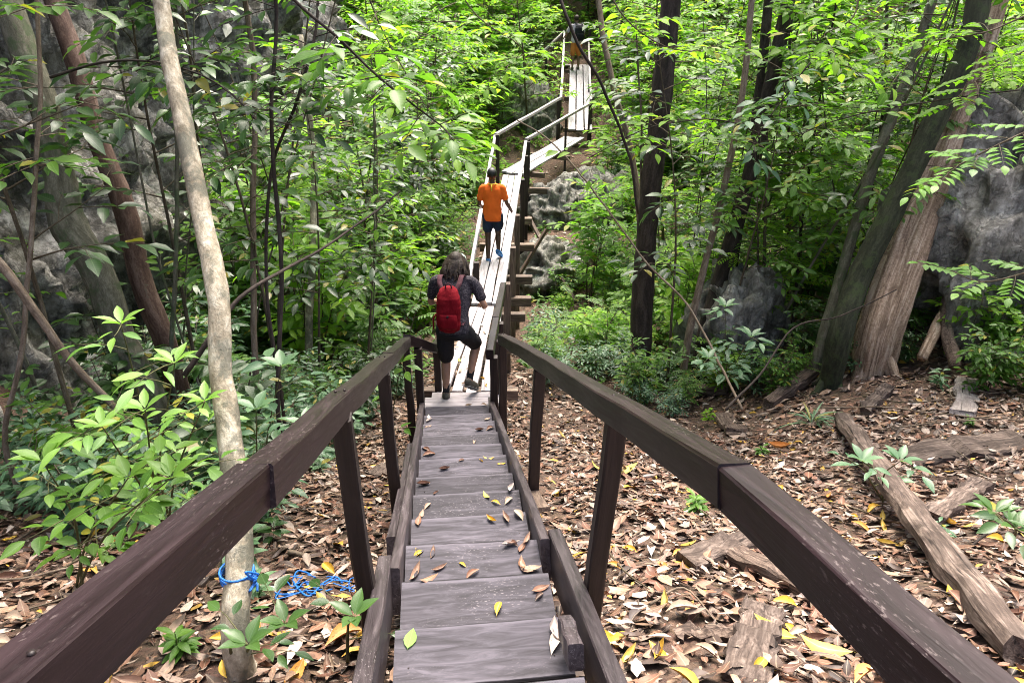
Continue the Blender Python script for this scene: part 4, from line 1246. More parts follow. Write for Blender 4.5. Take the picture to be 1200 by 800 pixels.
scatter(30, (1.2, 7.5), (7.3, 9.6), ['shrub_mid_a', 'shrub_blue', 'shrub_dark_a', 'pinnate_mid', 'shrub_blue'], 'shrub at the clearing edge', 'shrub', 'low shrubs along the clearing edge', 'undergrowth_plant', (.35, .65), .5, 1.2, .38, 1.1, 8)
scatter(12, (.5, 5.5), (2.8, 7.4), ['herb_a', 'herb_b', 'herb_c', 'herb_d'], 'seedling right of the stairs', 'seedling', 'seedlings right of the stairs', 'seedling', (.45, .8), .12, .3, .6, .8, 9)
scatter(14, (-3.5, -.8), (2.0, 6.4), ['herb_a', 'herb_b', 'herb_c'], 'seedling left of the stairs', 'seedling', 'seedlings left of the stairs', 'seedling', (.5, .95), .12, .3, .35, .6, 10)
scatter(6, (-4.2, -1.7), (4.2, 8.4), ['sapling_dark', 'sapling_dark', 'sapling_mid'], 'sapling under the cliff', 'sapling', 'saplings under the left cliff', 'forest_sapling', (.8, 1.1), .6, 4, .7, 1.2, 11, .35)
scatter(8, (2.0, 8.5), (8.6, 12), ['tree_lime', 'tree_lime', 'tree_mid', 'tree_pin'], 'tree among the leaning trunks', 'tree', 'leafy trees among the leaning trunks', 'understory_tree', (.6, .85), .6, 4, .9, 1.3, 22, .35)
scatter(10, (1.9, 8), (8.2, 10.8), ['sapling_mid', 'sapling_dark', 'tree_mid'], 'sapling behind the clearing', 'sapling', 'saplings behind the clearing', 'forest_sapling', (.8, 1.05), .6, 4, .7, 1.2, 12, .4)

# ------------------------------------------------------------------ the trees with trunks that the photograph shows
def make_canopy(seed, rx=2.4, rz=1.3, n=70):
    rr = random.Random(seed); st, lf = MB(), MB()
    for i in range(n):
        v = rvec(rr) * (rx * math.sqrt(rr.random())); v.z = rr.uniform(-1, 1) * rz * math.sqrt(max(.05, 1 - (v.length / rx) ** 2)) + rz
        if i % 5 == 0:
            tube(st, [(0, 0, 0), v * .5 + UP * .2, v], [.035, .022, .008], 5, cap=False)
        for j in range(4):
            twig_leaves(st, lf, rr, v + rvec(rr) * .15, rvec(rr) + UP * rr.uniform(-.4, .4), rr.uniform(.3, .55), 6, .2, .085)
    return st.mesh('canopy_limbs', [M_TWIG]), lf.mesh('canopy_crown', [L_MID])
CANOPY = [make_canopy(31), make_canopy(32, 2.0, 1.1, 55)]
def big_tree(name, label, pts, radii, mat, canopy=0, csc=1.0, top=3.5, sides=12, rough=.05, seed=1, flute=None, knots=True):
    """pts base to top of frame"""
    rr = random.Random(seed)
    pts = [Vector(p) for p in pts]
    d = (pts[-1] - pts[-2]).normalized(); d = (d + UP * .4).normalized()
    pts.append(pts[-1] + d * top * .5); pts.append(pts[-1] + (d + UP * .5).normalized() * top * .5)
    radii = list(radii) + [radii[-1] * .85, radii[-1] * .6]
    base = pts[0]
    t = thing(name, label, 'tree', base)
    path = catmull(pts, 7); rs = []
    for i in range(len(path)):
        x = min(i / 7, len(pts) - 1.0001); k = int(x); f = x - k
        rs.append(radii[k] * (1 - f) + radii[k+1] * f)
    rs = [r * (1 + .06 * noise.noise(Vector((i * .35, seed * 3.3, 0)))) for i, r in enumerate(rs)]
    mb = MB(); tube(mb, path, rs, sides, rough=rough, rr=rr, flute=flute)
    # root flare
    for k in range(4):
        a = k * 1.57 + rr.random(); r = rs[0]
        o = Vector((math.cos(a), math.sin(a), 0))
        q = base + o * r * (2.6 if r < .15 else 1.9); q.z = H(q.x, q.y) - .04
        tube(mb, [base + o * r * .3 + UP * r * 2.2, base + o * r * 1.2 + UP * r * .5, q], [r * .5, r * .42, r * .12], 6)
    link('trunk', mb.mesh('trunk', [mat]), t)
    if canopy is not None:
        cm = CANOPY[canopy]
        loc = pts[-1]
        M = Matrix.Translation(loc) @ Matrix.Rotation(rr.uniform(0, 6), 4, 'Z') @ Matrix.Scale(csc, 4)
        cr = link('crown', cm[1], t, M=M)
        link('limbs', cm[0], t, M=M)
    return t
def TP(l):      # list of (px, py, depth) top to base -> base to top
    return [P(*q) for q in reversed(l)]
def gbase(px, py, d, dz=-.1):
    q = P(px, py, d); q.z = H(q.x, q.y) + dz; return q
def trunk(name, label, lst, w, mat, **k):
    pts = TP(lst)
    b = pts[0].copy(); b.z = min(b.z, H(b.x, b.y)) - .12
    if pts[0].z - b.z > .25: pts.insert(0, b); w = [w[0]] + list(w)
    else: pts[0] = b
    return big_tree(name, label, pts, w, mat, **k)
trunk('forest_tree', 'pale blotched slender tree beside the stairs with blue rope round its foot',
      [(184, -30, 3.65), (197, 60, 3.55), (212, 130, 3.45), (238, 260, 3.3), (256, 350, 3.15), (258, 430, 3.08), (268, 500, 3.0), (281, 640, 2.85), (276, 745, 2.74)], [.053, .050, .047, .045, .046, .044, .042, .040, .039], M_BARKP, canopy=1, csc=.9, top=4.2, sides=14, seed=2)
trunk('forest_tree', 'thick mossy grey leaning tree under the left cliff',
      [(-5, -60, 6.2), (18, 30, 6.2), (52, 125, 6.2), (70, 205, 6.25), (80, 262, 6.3), (116, 322, 6.35), (142, 400, 6.5), (172, 460, 6.6)], [.14, .13, .125, .145, .12, .115, .11, .105], M_BARKM, canopy=0, top=4, sides=16, seed=3)
trunk('forest_tree', 'reddish brown leaning tree behind the mossy tree under the left cliff',
      [(45, -50, 7.0), (88, 70, 7.0), (110, 150, 7.0), (146, 245, 7.1), (166, 330, 7.2), (200, 420, 7.3)], [.105, .10, .10, .092, .09, .085], M_BARKR, canopy=0, csc=.9, top=4, sides=12, seed=4)
trunk('forest_tree', 'straight dark trunk right of the boardwalk with leaves round its foot',
      [(790, -40, 9.0), (776, 110, 9.2), (762, 230, 9.4), (754, 330, 9.6), (750, 420, 9.8)], [.14, .135, .13, .125, .12], M_BARKD, canopy=1, csc=.75, top=5, seed=5)
trunk('forest_tree', 'dark slanting trunk with a thinner twin stem behind the small rock',
      [(932, -40, 9.4), (905, 90, 9.5), (885, 180, 9.6), (862, 265, 9.7), (838, 350, 9.8), (826, 400, 9.8)], [.12, .11, .10, .095, .09, .085], M_BARKD, canopy=1, csc=.75, top=5, seed=6)
trunk('forest_tree', 'thinner dark stem close beside the dark slanting trunk',
      [(905, -40, 9.7), (892, 90, 9.7), (880, 180, 9.75), (868, 250, 9.9)], [.06, .06, .06, .065], M_BARKD, canopy=1, csc=.7, top=3.5, seed=16)
trunk('forest_tree', 'thin brown bowed stem in front of the dark slanting trunk',
      [(884, -30, 8.8), (870, 110, 8.8), (846, 230, 8.9), (826, 310, 9.0), (806, 400, 9.1)], [.045, .042, .04, .038, .035], M_VINE, canopy=1, csc=.6, top=3, seed=7, sides=9)
trunk('forest_tree', 'slim dark stem leaning right, left of the moss-covered trunk',
      [(1102, -30, 8.3), (1062, 95, 8.4), (1020, 205, 8.5), (992, 300, 8.6), (962, 405, 8.7)], [.065, .06, .058, .055, .05], M_BARKM, canopy=1, csc=.7, top=3.5, seed=8)
trunk('forest_tree', 'moss-covered dark trunk leaning over the dead brown trunk',
      [(1156, -50, 7.9), (1136, 50, 7.9), (1092, 150, 8.0), (1044, 250, 8.1), (1005, 330, 8.2), (985, 392, 8.2)], [.13, .125, .12, .115, .115, .115], M_BARKG, canopy=1, csc=.8, top=5, seed=9, sides=14)
def deadfl(t, an):
    return 1 + .20 * math.sin(an * 3 + t * 9) + .12 * math.sin(an * 7 + t * 14 + 1) + .06 * math.sin(an * 13 - t * 6)
trunk('dead_tree', 'dead brown trunk with stripped fluted wood leaning beside the rock outcrop',
      [(1180, -50, 8.6), (1140, 80, 8.5), (1100, 185, 8.45), (1062, 285, 8.4), (1030, 380, 8.35)], [.215, .195, .17, .15, .135], M_BARKX, canopy=None, top=2.5, seed=10, sides=30, rough=.03, flute=deadfl)
for i, (lst, r, m, lab) in enumerate([
    ([(42, -30, 4.6), (46, 120, 4.6), (36, 280, 4.6), (24, 420, 4.7), (6, 520, 4.8)], .017, M_VINE, 'thin brown hanging liana in front of the mossy tree'),
    ([(322, -20, 5.0), (318, 150, 5.0), (330, 320, 5.1), (326, 480, 5.2)], .016, M_BARKD, 'dark pole-thin stem just right of the pale blotched tree'),
    ([(372, -20, 5.2), (350, 110, 5.2), (318, 200, 5.3), (312, 330, 5.4), (330, 470, 5.5)], .013, M_BARKD, 'dark zigzag thin stem with big drooping leaves left of the stairs'),
    ([(296, 60, 6.6), (296, 250, 6.7), (300, 440, 6.9)], .03, M_VINE, 'straight greyish brown stem standing before the cliff'),
    ([(208, 120, 6.4), (206, 300, 6.5), (202, 440, 6.8)], .022, M_BARKM, 'thin mossy stem between the reddish tree and the pale tree'),
    ([(368, 200, 9.0), (366, 300, 9.0), (362, 400, 9.2)], .05, M_BARKP, 'short pale trunk deep in the shrubs before the cliff'),
    ([(440, 250, 9.4), (436, 330, 9.4), (432, 420, 9.5)], .022, M_BARKM, 'thin upright stem amid shrubs left of the walker with the red backpack'),
    ([(700, -20, 11), (716, 90, 11), (742, 190, 11.2), (752, 300, 11.4)], .05, M_VINE, 'light brown slanting stem behind the straight dark trunk'),
    ([(1042, -20, 10.5), (1036, 120, 10.5), (1016, 260, 10.6), (1000, 370, 10.6)], .03, M_BARKD, 'thin dark upright stem behind the slim leaning stem'),
    ([(960, 120, 10), (940, 260, 10), (930, 370, 10)], .02, M_BARKD, 'pencil-thin stem between the dark slanting trunk and the slim leaning stem'),
    ([(1010, 240, 9.2), (985, 330, 9.2), (968, 400, 9.2)], .03, M_BARKM, 'short slanting stem left of the moss-covered trunk foot'),
]):
    pts = TP(lst); b = pts[0].copy(); b.z = min(b.z, H(b.x, b.y)) - .08
    if pts[0].z - b.z > .25: pts.insert(0, b)
    else: pts[0] = b
    pts.append(pts[-1] + Vector((rng.uniform(-.2, .2), rng.uniform(-.1, .3), 1.5)))
    path = catmull(pts, 6); n = len(path)
    path = [q + Vector((.5, .5, 0)) * (r * .8 * noise.noise(q * 3 + Vector((i, 0, 0)))) for q in path]
    t = thing('liana' if 'liana' in lab else 'thin_tree', lab, 'vine' if 'liana' in lab else 'tree', path[0])
    mb = MB(); tube(mb, path, [r * (1.1 - .4 * k / n) for k in range(n)], 8)
    st, lf = mb, MB(); rr = random.Random(60 + i)
    for k in range(9):
        q, ax = at_path(path, rr.uniform(.55, 1.0))
        for w in range(2):
            twig_leaves(st, lf, rr, q, rvec(rr) + UP * rr.uniform(-.3, .5), rr.uniform(.35, .6), 6, .17, .07)
    cr = link('crown', lf.mesh('crown', [L_DARK if i in (1, 2) else L_MID]), t)
    link('trunk', mb.mesh('trunk', [m]), t)

rr = random.Random(123)
for i in range(22):
    left = i < 8
    x = rr.uniform(-4.0, -1.5) if left else rr.uniform(1.8, 7)
    y = rr.uniform(5, 9) if left else rr.uniform(8.4, 12)
    if path_dist(x, y) < 1.1 or not clear(x, y, .15, 5): continue
    base = Vector((x, y, H(x, y) - .08)); d = UP + rvec(rr) * rr.uniform(.03, .3); r = rr.uniform(.008, .02)
    path = catmull(curve_stem(rr, base, d, rr.uniform(4.2, 6), 9, .10, .02), 4); n = len(path)
    mb = MB(); tube(mb, path, [r * (1.1 - .6 * k / n) for k in range(n)], 7); lf = MB()
    for k in range(12):
        q, ax = at_path(path, rr.uniform(.3, 1.0))
        twig_leaves(mb, lf, rr, q, rvec(rr) + UP * rr.uniform(-.3, .5), rr.uniform(.3, .6), 6, rr.uniform(.12, .19), .065)
    lmk = min(LANDMARKS, key=lambda q: (q[1]-x)**2 + (q[2]-y)**2)[0]
    t = thing('thin_tree', 'bare-legged pole-thin tree with sparse leaves ' + ('under the cliff' if left else 'behind the clearing') + ', nearest ' + lmk, 'tree', base, 'pole-thin trees ' + ('under the cliff' if left else 'behind the clearing'))
    link('trunk', mb.mesh('trunk', [M_TWIG if i % 2 else M_BARKM]), t)
    link('crown', lf.mesh('crown', [(L_MID, L_LIME, L_DARK)[i % 3]]), t)

# branches and lianas crossing the view
def branch(name, label, lst, r0, r1, mat, cat='branch', ground=False, leaves=None, sides=7):
    pts = [P(*q) for q in lst]
    if ground:
        pts = [Vector((q.x, q.y, H(q.x, q.y) + r0 * .8 + h)) for q, h in zip(pts, ground)]
    path = catmull(pts, 6); n = len(path)
    path = [q + Vector((noise.noise(q * 4), noise.noise(q * 4 + Vector((9, 0, 0))), noise.noise(q * 4 + Vector((0, 9, 0))))) * .012 for q in path]
    mb = MB(); tube(mb, path, [r0 + (r1 - r0) * i / (n-1) for i in range(n)], sides)
    t = thing(name, label, cat, path[0])
    if leaves:
        st, lf = mb, MB(); rr = random.Random(int(lst[0][0]))
        for k in range(leaves[0]):
            q, ax = at_path(path, rr.uniform(.2, 1))
            twig_leaves(st, lf, rr, q, rvec(rr) + UP * rr.uniform(-.4, .3), rr.uniform(.25, .5), 6, leaves[1], leaves[1] * .42, hi=True)
        link('foliage', lf.mesh('foliage', [leaves[2]]), t)
    link('stem', mb.mesh('stem', [mat]), t)
    return t
branch('fallen_branch', 'curved grey-brown branch arching down from the left under the mossy tree', [(-30, 270, 4.2), (30, 350, 4.3), (90, 430, 4.5), (155, 500, 4.8)], .028, .02, M_VINE)
branch('hanging_branch', 'dark slanting broken branch crossing behind the pale blotched tree', [(215, 440, 3.6), (262, 372, 3.65), (300, 335, 3.8), (380, 290, 4.4), (470, 225, 5.0)], .014, .006, M_BARKD)
branch('liana', 'dark bowed liana hanging in front of the upper plank ramp', [(648, -30, 6.6), (672, 40, 6.6), (705, 100, 6.7), (735, 175, 6.9), (748, 250, 7.2)], .016, .012, M_BARKD, 'vine')
branch('liana', 'thin arched twig crossing in front of the diagonal boardwalk stretch', [(605, 140, 8.5), (650, 170, 8.4), (700, 230, 8.2), (760, 310, 8.0), (800, 350, 7.8), (830, 400, 7.6), (870, 480, 7.0)], .008, .013, M_VINE, 'vine')
branch('hanging_branch', 'long thin leafy twig reaching left across the upper right foliage', [(1195, 105, 7.0), (1100, 118, 7.0), (1000, 135, 7.0), (930, 160, 7.1)], .008, .004, M_BARKD, leaves=(10, .15, L_MID))
branch('hanging_branch', 'leafy branch of large dark leaves hanging left of the boardwalk', [(300, -40, 4.6), (380, 30, 4.7), (450, 95, 4.9), (520, 150, 5.3)], .012, .005, M_BARKD, leaves=(15, .21, L_MID))
branch('hanging_branch', 'leafy branch of glossy leaves above the reddish tree', [(60, 90, 5.0), (150, 70, 5.0), (250, 95, 5.0), (310, 150, 5.1)], .010, .004, M_BARKD, leaves=(9, .17, L_DARK))
branch('hanging_branch', 'fresh green leafy branch beside the straight dark trunk', [(900, 160, 7.6), (840, 140, 7.6), (760, 150, 7.6), (690, 185, 7.8)], .009, .004, M_BARKD, leaves=(13, .17, L_LIME))
branch('hanging_branch', 'drooping blue-green leafy branch between the dark trunk and the slim leaning stem', [(960, 60, 7.4), (930, 100, 7.4), (900, 140, 7.4), (870, 190, 7.4)], .009, .004, M_BARKD, leaves=(11, .2, L_BLUE))
branch('hanging_branch', 'lime green leafy branch in the top of the view left of the far walker', [(520, -40, 8.0), (560, 20, 8.0), (610, 60, 8.2), (560, 100, 8.4)], .008, .003, M_TWIG, leaves=(14, .16, L_LIME))
branch('hanging_branch', 'lime leafy branch spreading across the top of the slim leaning stem', [(1010, -30, 6.4), (1000, 20, 6.4), (960, 50, 6.5), (1010, 90, 6.6)], .008, .003, M_TWIG, leaves=(15, .16, L_LIME))
branch('hanging_branch', 'lime leafy branch over the top of the straight dark trunk', [(700, -30, 6.8), (740, 30, 6.8), (800, 60, 6.9), (850, 50, 7.0)], .008, .003, M_TWIG, leaves=(15, .16, L_LIME))
branch('hanging_branch', 'lime leafy branch between the mossy trunk and the dead trunk top', [(1200, 20, 6.2), (1150, 40, 6.2), (1090, 50, 6.3), (1060, 80, 6.4)], .008, .003, M_TWIG, leaves=(12, .15, L_LIME))
branch('hanging_branch', 'green leafy branch above the cliff edge left of the walker in orange', [(420, -30, 6.4), (450, 40, 6.5), (490, 110, 6.6), (530, 170, 6.8)], .008, .003, M_TWIG, leaves=(13, .17, L_LIME))
branch('fallen_branch', 'bare arched twig with forked ends in front of the moss-covered trunk', [(850, 480, 6.6), (890, 440, 6.8), (930, 385, 7.0), (985, 370, 7.0), (1050, 340, 7.0)], .012, .005, M_BARKD)
branch('fallen_branch', 'dead pale twig lying across the litter below the rock outcrop', [(960, 440, 7.6), (1040, 445, 7.2), (1120, 450, 6.8), (1230, 452, 6.6)], .008, .006, M_VINE, ground=(.12, .2, .2, .1))
branch('fallen_branch', 'brown twig slanting across the right edge of the litter', [(1205, 560, 4.6), (1170, 600, 4.5), (1135, 640, 4.4)], .012, .007, M_BARKD, ground=(.25, .1, .02))
branch('fallen_branch', 'grey branch lying under the left handrail near the blue rope', [(330, 590, 4.0), (360, 610, 4.0), (385, 625, 4.0)], .016, .012, M_VINE, ground=(.03, .02, .01))
for i, (a, b, c) in enumerate([((1010, 470), (1060, 478), (1130, 470)), ((1050, 505), (1110, 500), (1190, 490)), ((920, 455), (960, 470), (1000, 452)), ((760, 720), (800, 700), (840, 735)), ((700, 640), (730, 680), (760, 700)), ((20, 640), (90, 600), (170, 590)), ((120, 680), (180, 640), (230, 640)), ((1090, 420), (1140, 432), (1200, 415)), ((1060, 455), (1130, 440), (1195, 470))]):
    pts = [ground_at(*q) for q in (a, b, c)]
    path = catmull([q + UP * (.02 + rng.uniform(0, .05)) for q in pts], 5)
    mb = MB(); tube(mb, path, [.008 - .0005 * k for k in range(len(path))], 6)
    link('fallen_twig', mb.mesh('fallen_twig', [M_VINE if i % 2 else M_TWIG]), None, 'thin bare twig lying on the leaf litter', 'twig', 'bare twigs on the litter')

rr = random.Random(91)
for i in range(30):
    px, py = rr.uniform(700, 1200), rr.uniform(425, 620)
    if i > 21: px, py = rr.uniform(0, 380), rr.uniform(600, 760)
    q = ground_at(px, py); a = rr.uniform(0, 3.14); L = rr.uniform(.25, .7)
    pts = [Vector((q.x + math.cos(a) * L * t + rr.uniform(-.04, .04), q.y + math.sin(a) * L * t + rr.uniform(-.04, .04), 0)) for t in (-.5, -.15, .2, .5)]
    pts = [Vector((p.x, p.y, H(p.x, p.y) + rr.uniform(.025, .07))) for p in pts]
    path = catmull(pts, 4); mb = MB(); r0 = rr.uniform(.004, .008)
    tube(mb, path, [r0 * (1 - .5 * k / len(path)) for k in range(len(path))], 6)
    link('fallen_twig', mb.mesh('fallen_twig', [M_VINE if i % 3 else M_TWIG]), None, 'thin bare twig lying on the leaf litter', 'twig', 'bare twigs on the litter')

# ------------------------------------------------------------------ hero sapling left with light green pinnate leaves
def hero_sapling(name, label, base, tops, mat, ll, lw, seed, nb=8, nlf=5):
    rr = random.Random(seed); st, lf = MB(), MB()
    t = thing(name, label, 'sapling', base)
    for (tx, ty, td) in tops:
        top = P(tx, ty, td)
        m = base.lerp(top, .5) + Vector((rr.uniform(-.05, .05), rr.uniform(-.05, .05), .05))
        path = catmull([base + Vector((rr.uniform(-.04, .04), rr.uniform(-.04, .04), 0)), m, top], 8); n = len(path)
        tube(st, path, [.008 * (1 - .75 * i / n) for i in range(n)], 6)
        for k in range(nb):
            q, ax = at_path(path, .3 + .7 * k / (nb - 1))
            a = k * 2.1 + rr.random()
            d = Vector((math.cos(a), math.sin(a), .25))
            twig_leaves(st, lf, rr, q, d, .22 * rr.uniform(.7, 1.1), nlf, ll * rr.uniform(.8, 1.1), lw, hi=True, rad=.003, droop=.3, start=.3)
        for k in range(5):
            a = k * 1.257 + rr.random()
            leaf(lf, top, Vector((math.cos(a) * .8, math.sin(a) * .8, .55)), UP, ll * .95, lw, .2, .25, (.6 + .4 * rr.random(), .2, 0), True)
    link('stem', st.mesh('stem', [M_STEMG]), t)
    link('foliage', lf.mesh('foliage', [mat]), t)
hb = ground_at(200, 655)
hero_sapling('forest_sapling', 'bright young sapling with fresh light green leaves before the mossy tree', hb, [(142, 380, 2.95), (205, 425, 2.9), (170, 480, 2.85), (240, 470, 2.95), (120, 500, 2.9)], L_YOUNG, .112, .036, 5, 9, 4)
hero_sapling('forest_sapling', 'leafy sapling with spreading mid green leaves left of the pale blotched tree', ground_at(100, 690), [(50, 540, 2.9), (150, 560, 2.8), (200, 560, 2.75)], L_MID, .125, .048, 6, 7, 4)
hero_sapling('forest_sapling', 'low leafy sapling right behind the pale blotched tree', ground_at(310, 610), [(300, 480, 3.9), (330, 430, 4.2), (360, 500, 4.0)], L_BLUE, .14, .06, 8, 5, 4)
hero_sapling('forest_sapling', 'small sapling with broad leaves left of the stair foot post', ground_at(455, 540), [(470, 425, 5.7)], L_MID, .15, .06, 9, 3, 3)
hero_sapling('forest_sapling', 'dark leaved young plant at the foot of the left stringer', ground_at(405, 770), [(415, 722, 2.35)], L_DARK, .10, .04, 12, 2, 2)
hero_sapling('forest_sapling', 'young plant with glossy leaves below the near left handrail', ground_at(270, 790), [(290, 755, 2.3), (335, 730, 2.5)], L_DARK, .10, .042, 13, 2, 3)
hero_sapling('forest_sapling', 'blue-green young plant leaning over the long squared beam', ground_at(1035, 590), [(1010, 540, 4.3), (1055, 540, 4.3)], L_BLUE, .13, .05, 14, 3, 3)
hero_sapling('forest_sapling', 'leafy young plant at the right edge beside the squared beam', ground_at(1175, 640), [(1165, 600, 3.6), (1190, 620, 3.5)], L_DARK, .13, .05, 15, 3, 3)
hero_sapling('forest_sapling', 'blue-green arching sapling before the dark damp limestone hump', ground_at(850, 460), [(850, 360, 7.4), (880, 395, 7.3), (830, 420, 7.2)], L_BLUE, .16, .055, 17, 6, 5)
# strap-leaved tuft
def tuft(base, n=26, L=.34):
    rr = random.Random(4); lf = MB()
    for i in range(n):
        a = rr.uniform(0, 6.28); d = Vector((math.cos(a), math.sin(a), rr.uniform(.4, 1.6)))
        leaf(lf, base + UP * rr.uniform(0, .1), d, UP, L * rr.uniform(.6, 1.1), .022, rr.uniform(.4, 1.0), .3, lt(rr), True)
    t = thing('strap_leaf_plant', 'tuft of narrow arching strap leaves in the litter by the squared beam', 'plant', base)
    link('foliage', lf.mesh('foliage', [L_BLUE]), t)
tuft(ground_at(950, 500))
# pinnate branches at the right edge
def pin_branch(name, label, lst, mat, seed, n=12):
    rr = random.Random(seed); st, lf = MB(), MB()
    path = catmull([P(*q) for q in lst], 6)
    tube(st, path, [.009 * (1 - .6 * i / len(path)) for i in range(len(path))], 6)
    for k in range(n):
        q, ax = at_path(path, .15 + .85 * k / n)
        sd = ax.cross(UP).normalized() * (1 if k % 2 else -1)
        pinnate(st, lf, rr, q, ax * .5 + sd + UP * rr.uniform(-.1, .4), rr.uniform(.3, .5), 5, .105, .058, True, .25)
    t = thing(name, label, 'branch', path[0])
    link('twigs', st.mesh('twigs', [M_TWIG]), t); link('foliage', lf.mesh('foliage', [mat]), t)
pin_branch('hanging_branch', 'lime green feathery branch in front of the top of the rock outcrop', [(1260, 130, 5.8), (1190, 160, 5.8), (1130, 190, 5.9), (1085, 215, 6.1)], L_YOUNG, 1)
pin_branch('hanging_branch', 'light green feathery branch against the face of the rock outcrop', [(1260, 300, 5.9), (1200, 320, 6.0), (1150, 330, 6.1), (1110, 315, 6.3)], L_YOUNG, 2, 7)
pin_branch('hanging_branch', 'fresh feathery branch at the top right above the rock outcrop', [(1260, 30, 6.6), (1200, 60, 6.6), (1150, 90, 6.7), (1105, 130, 6.8)], L_LIME, 3)

# ------------------------------------------------------------------ old timber on the ground
def ground_timber(name, label, a, b, w, h, mat, lift=0.02, seed=0, **k):
    p, q = ground_at(*a), ground_at(*b)
    n = (Vector((0, 0, 1)))
    return beam(name, p + UP * (lift + h * .3), q + UP * (lift + h * .3), w, h, mat, None, label=label, cat='timber', jit=k.pop('jit', .02), seg=k.pop('seg', 12), bev=k.pop('bev', min(w, h) * .15), rough_end=.03, **k)
ground_timber('old_beam', 'long weathered squared beam lying on the litter right of the stairs', (985, 497), (1190, 778), .17, .11, M_LOG, .04, taper=1.0, bev=.028, jit=.018, seg=18)
ground_timber('old_plank', 'broad cracked brown plank lying behind the long squared beam', (1060, 540), (1195, 520), .30, .06, M_LOG, .03)
ground_timber('old_beam', 'short brown block of timber beside the long squared beam', (1090, 615), (1150, 575), .14, .10, M_LOG, .03)
ground_timber('old_plank', 'pale upright-pointing plank lying in front of the rock outcrop', (1128, 490), (1130, 450), .20, .05, M_PALE, .05)
ground_timber('old_plank', 'broken reddish plank end under the right handrail', (872, 800), (895, 715), .17, .035, M_LOG, .025)
ground_timber('old_beam', 'flat brown slab of wood poking out beyond the right handrail', (800, 668), (915, 628), .15, .08, M_LOG, .03)
ground_timber('rotten_log', 'dark splintered log under the right handrail', (862, 662), (1010, 735), .12, .10, M_LOGD, .03)
ground_timber('rotten_log', 'thin rounded log behind the broken reddish plank end', (795, 745), (870, 752), .06, .05, M_LOGD, .015)
ground_timber('rotten_log', 'dark log lying in front of the strap leaf tuft', (900, 480), (985, 415), .13, .12, M_LOGD, .03)
ground_timber('old_plank', 'square dark stump of plank near the right handrail top', (845, 490), (862, 510), .22, .06, M_LOGD, .03)
ground_timber('rotten_log', 'long mossy log lying at the clearing edge behind the right handrail', (760, 452), (850, 462), .12, .10, M_LOGD, .02)
ground_timber('old_beam', 'short pale log end behind the long squared beam', (1010, 490), (1040, 460), .12, .1, M_LOG, .04)
ground_timber('old_plank', 'brown plank half buried left of the lower stairs', (440, 560), (480, 545), .16, .04, M_LOG, .02)
# roots and dead wood between the dead trunk and the rock
for i, l in enumerate([[(1140, 150, 9.0), (1150, 240, 8.9), (1125, 330, 8.6), (1080, 420, 8.2)], [(1165, 170, 8.9), (1135, 280, 8.7), (1110, 360, 8.4), (1120, 430, 8.0)]]):
    path = catmull([P(*q) for q in l], 8); n = len(path); mb = MB(); rr = random.Random(i)
    tube(mb, path, [.10 - .05 * k / n for k in range(n)], 12, rough=.12, rr=rr, flute=deadfl)
    link('dead_root', mb.mesh('dead_root', [M_BARKX if i == 0 else M_LOGD]), None, 'gnarled dead root slanting down the rock outcrop', 'root', 'dead roots on the rock outcrop')

# ------------------------------------------------------------------ blue rope
def build_rope():
    m = plain('blue_nylon_rope', (.02, .16, .55), .5, .3, 120, .4, .6)
    c = P(278, 672, 2.81); mb = MB(); pts = []
    for i in range(80):
        a = i / 80 * 10 * math.pi
        pts.append(c + Vector((math.cos(a) * .061, math.sin(a) * .061, .014 * math.sin(a * .37) + .04 * (i / 80 - .5))))
    tube(mb, pts, .0045, 6)
    rr = random.Random(8)
    k0 = c + Vector((.06, -.03, 0))
    for j in range(4):      # knot
        tube(mb, catmull([k0, k0 + Vector((rr.uniform(0, .06), rr.uniform(-.03, .02), rr.uniform(-.02, .06))), k0 + Vector((rr.uniform(-.01, .05), rr.uniform(-.04, .02), rr.uniform(-.05, .06))), k0 + Vector((.02, 0, -.01))], 5), .0045, 6)
    l = [(300, 690), (318, 700), (340, 703), (362, 696), (352, 680), (345, 688), (362, 705), (380, 690), (395, 684), (402, 690)]
    path = [k0] + [ground_at(*q) + UP * rr.uniform(.025, .05) for q in l]
    pp = catmull(path, 7)
    tube(mb, pp, .005, 6)
    l2 = [(356, 702), (345, 690), (350, 678), (366, 682), (360, 698), (372, 705), (390, 698)]
    tube(mb, catmull([ground_at(*q) + UP * rr.uniform(.03, .055) for q in l2], 7), .0045, 6)
    for j in range(7):
        q0 = rr.choice(path[3:]); pq = [q0 + Vector((rr.uniform(-.09, .09), rr.uniform(-.07, .07), 0)) for _ in range(5)]
        pq = [Vector((q.x, q.y, H(q.x, q.y) + rr.uniform(.03, .07))) for q in pq]
        tube(mb, catmull(pq, 5), .003, 5)
    link('rope', mb.mesh('rope', [m]), None, 'bright blue rope knotted round the pale tree with its end on the litter', 'rope')
build_rope()

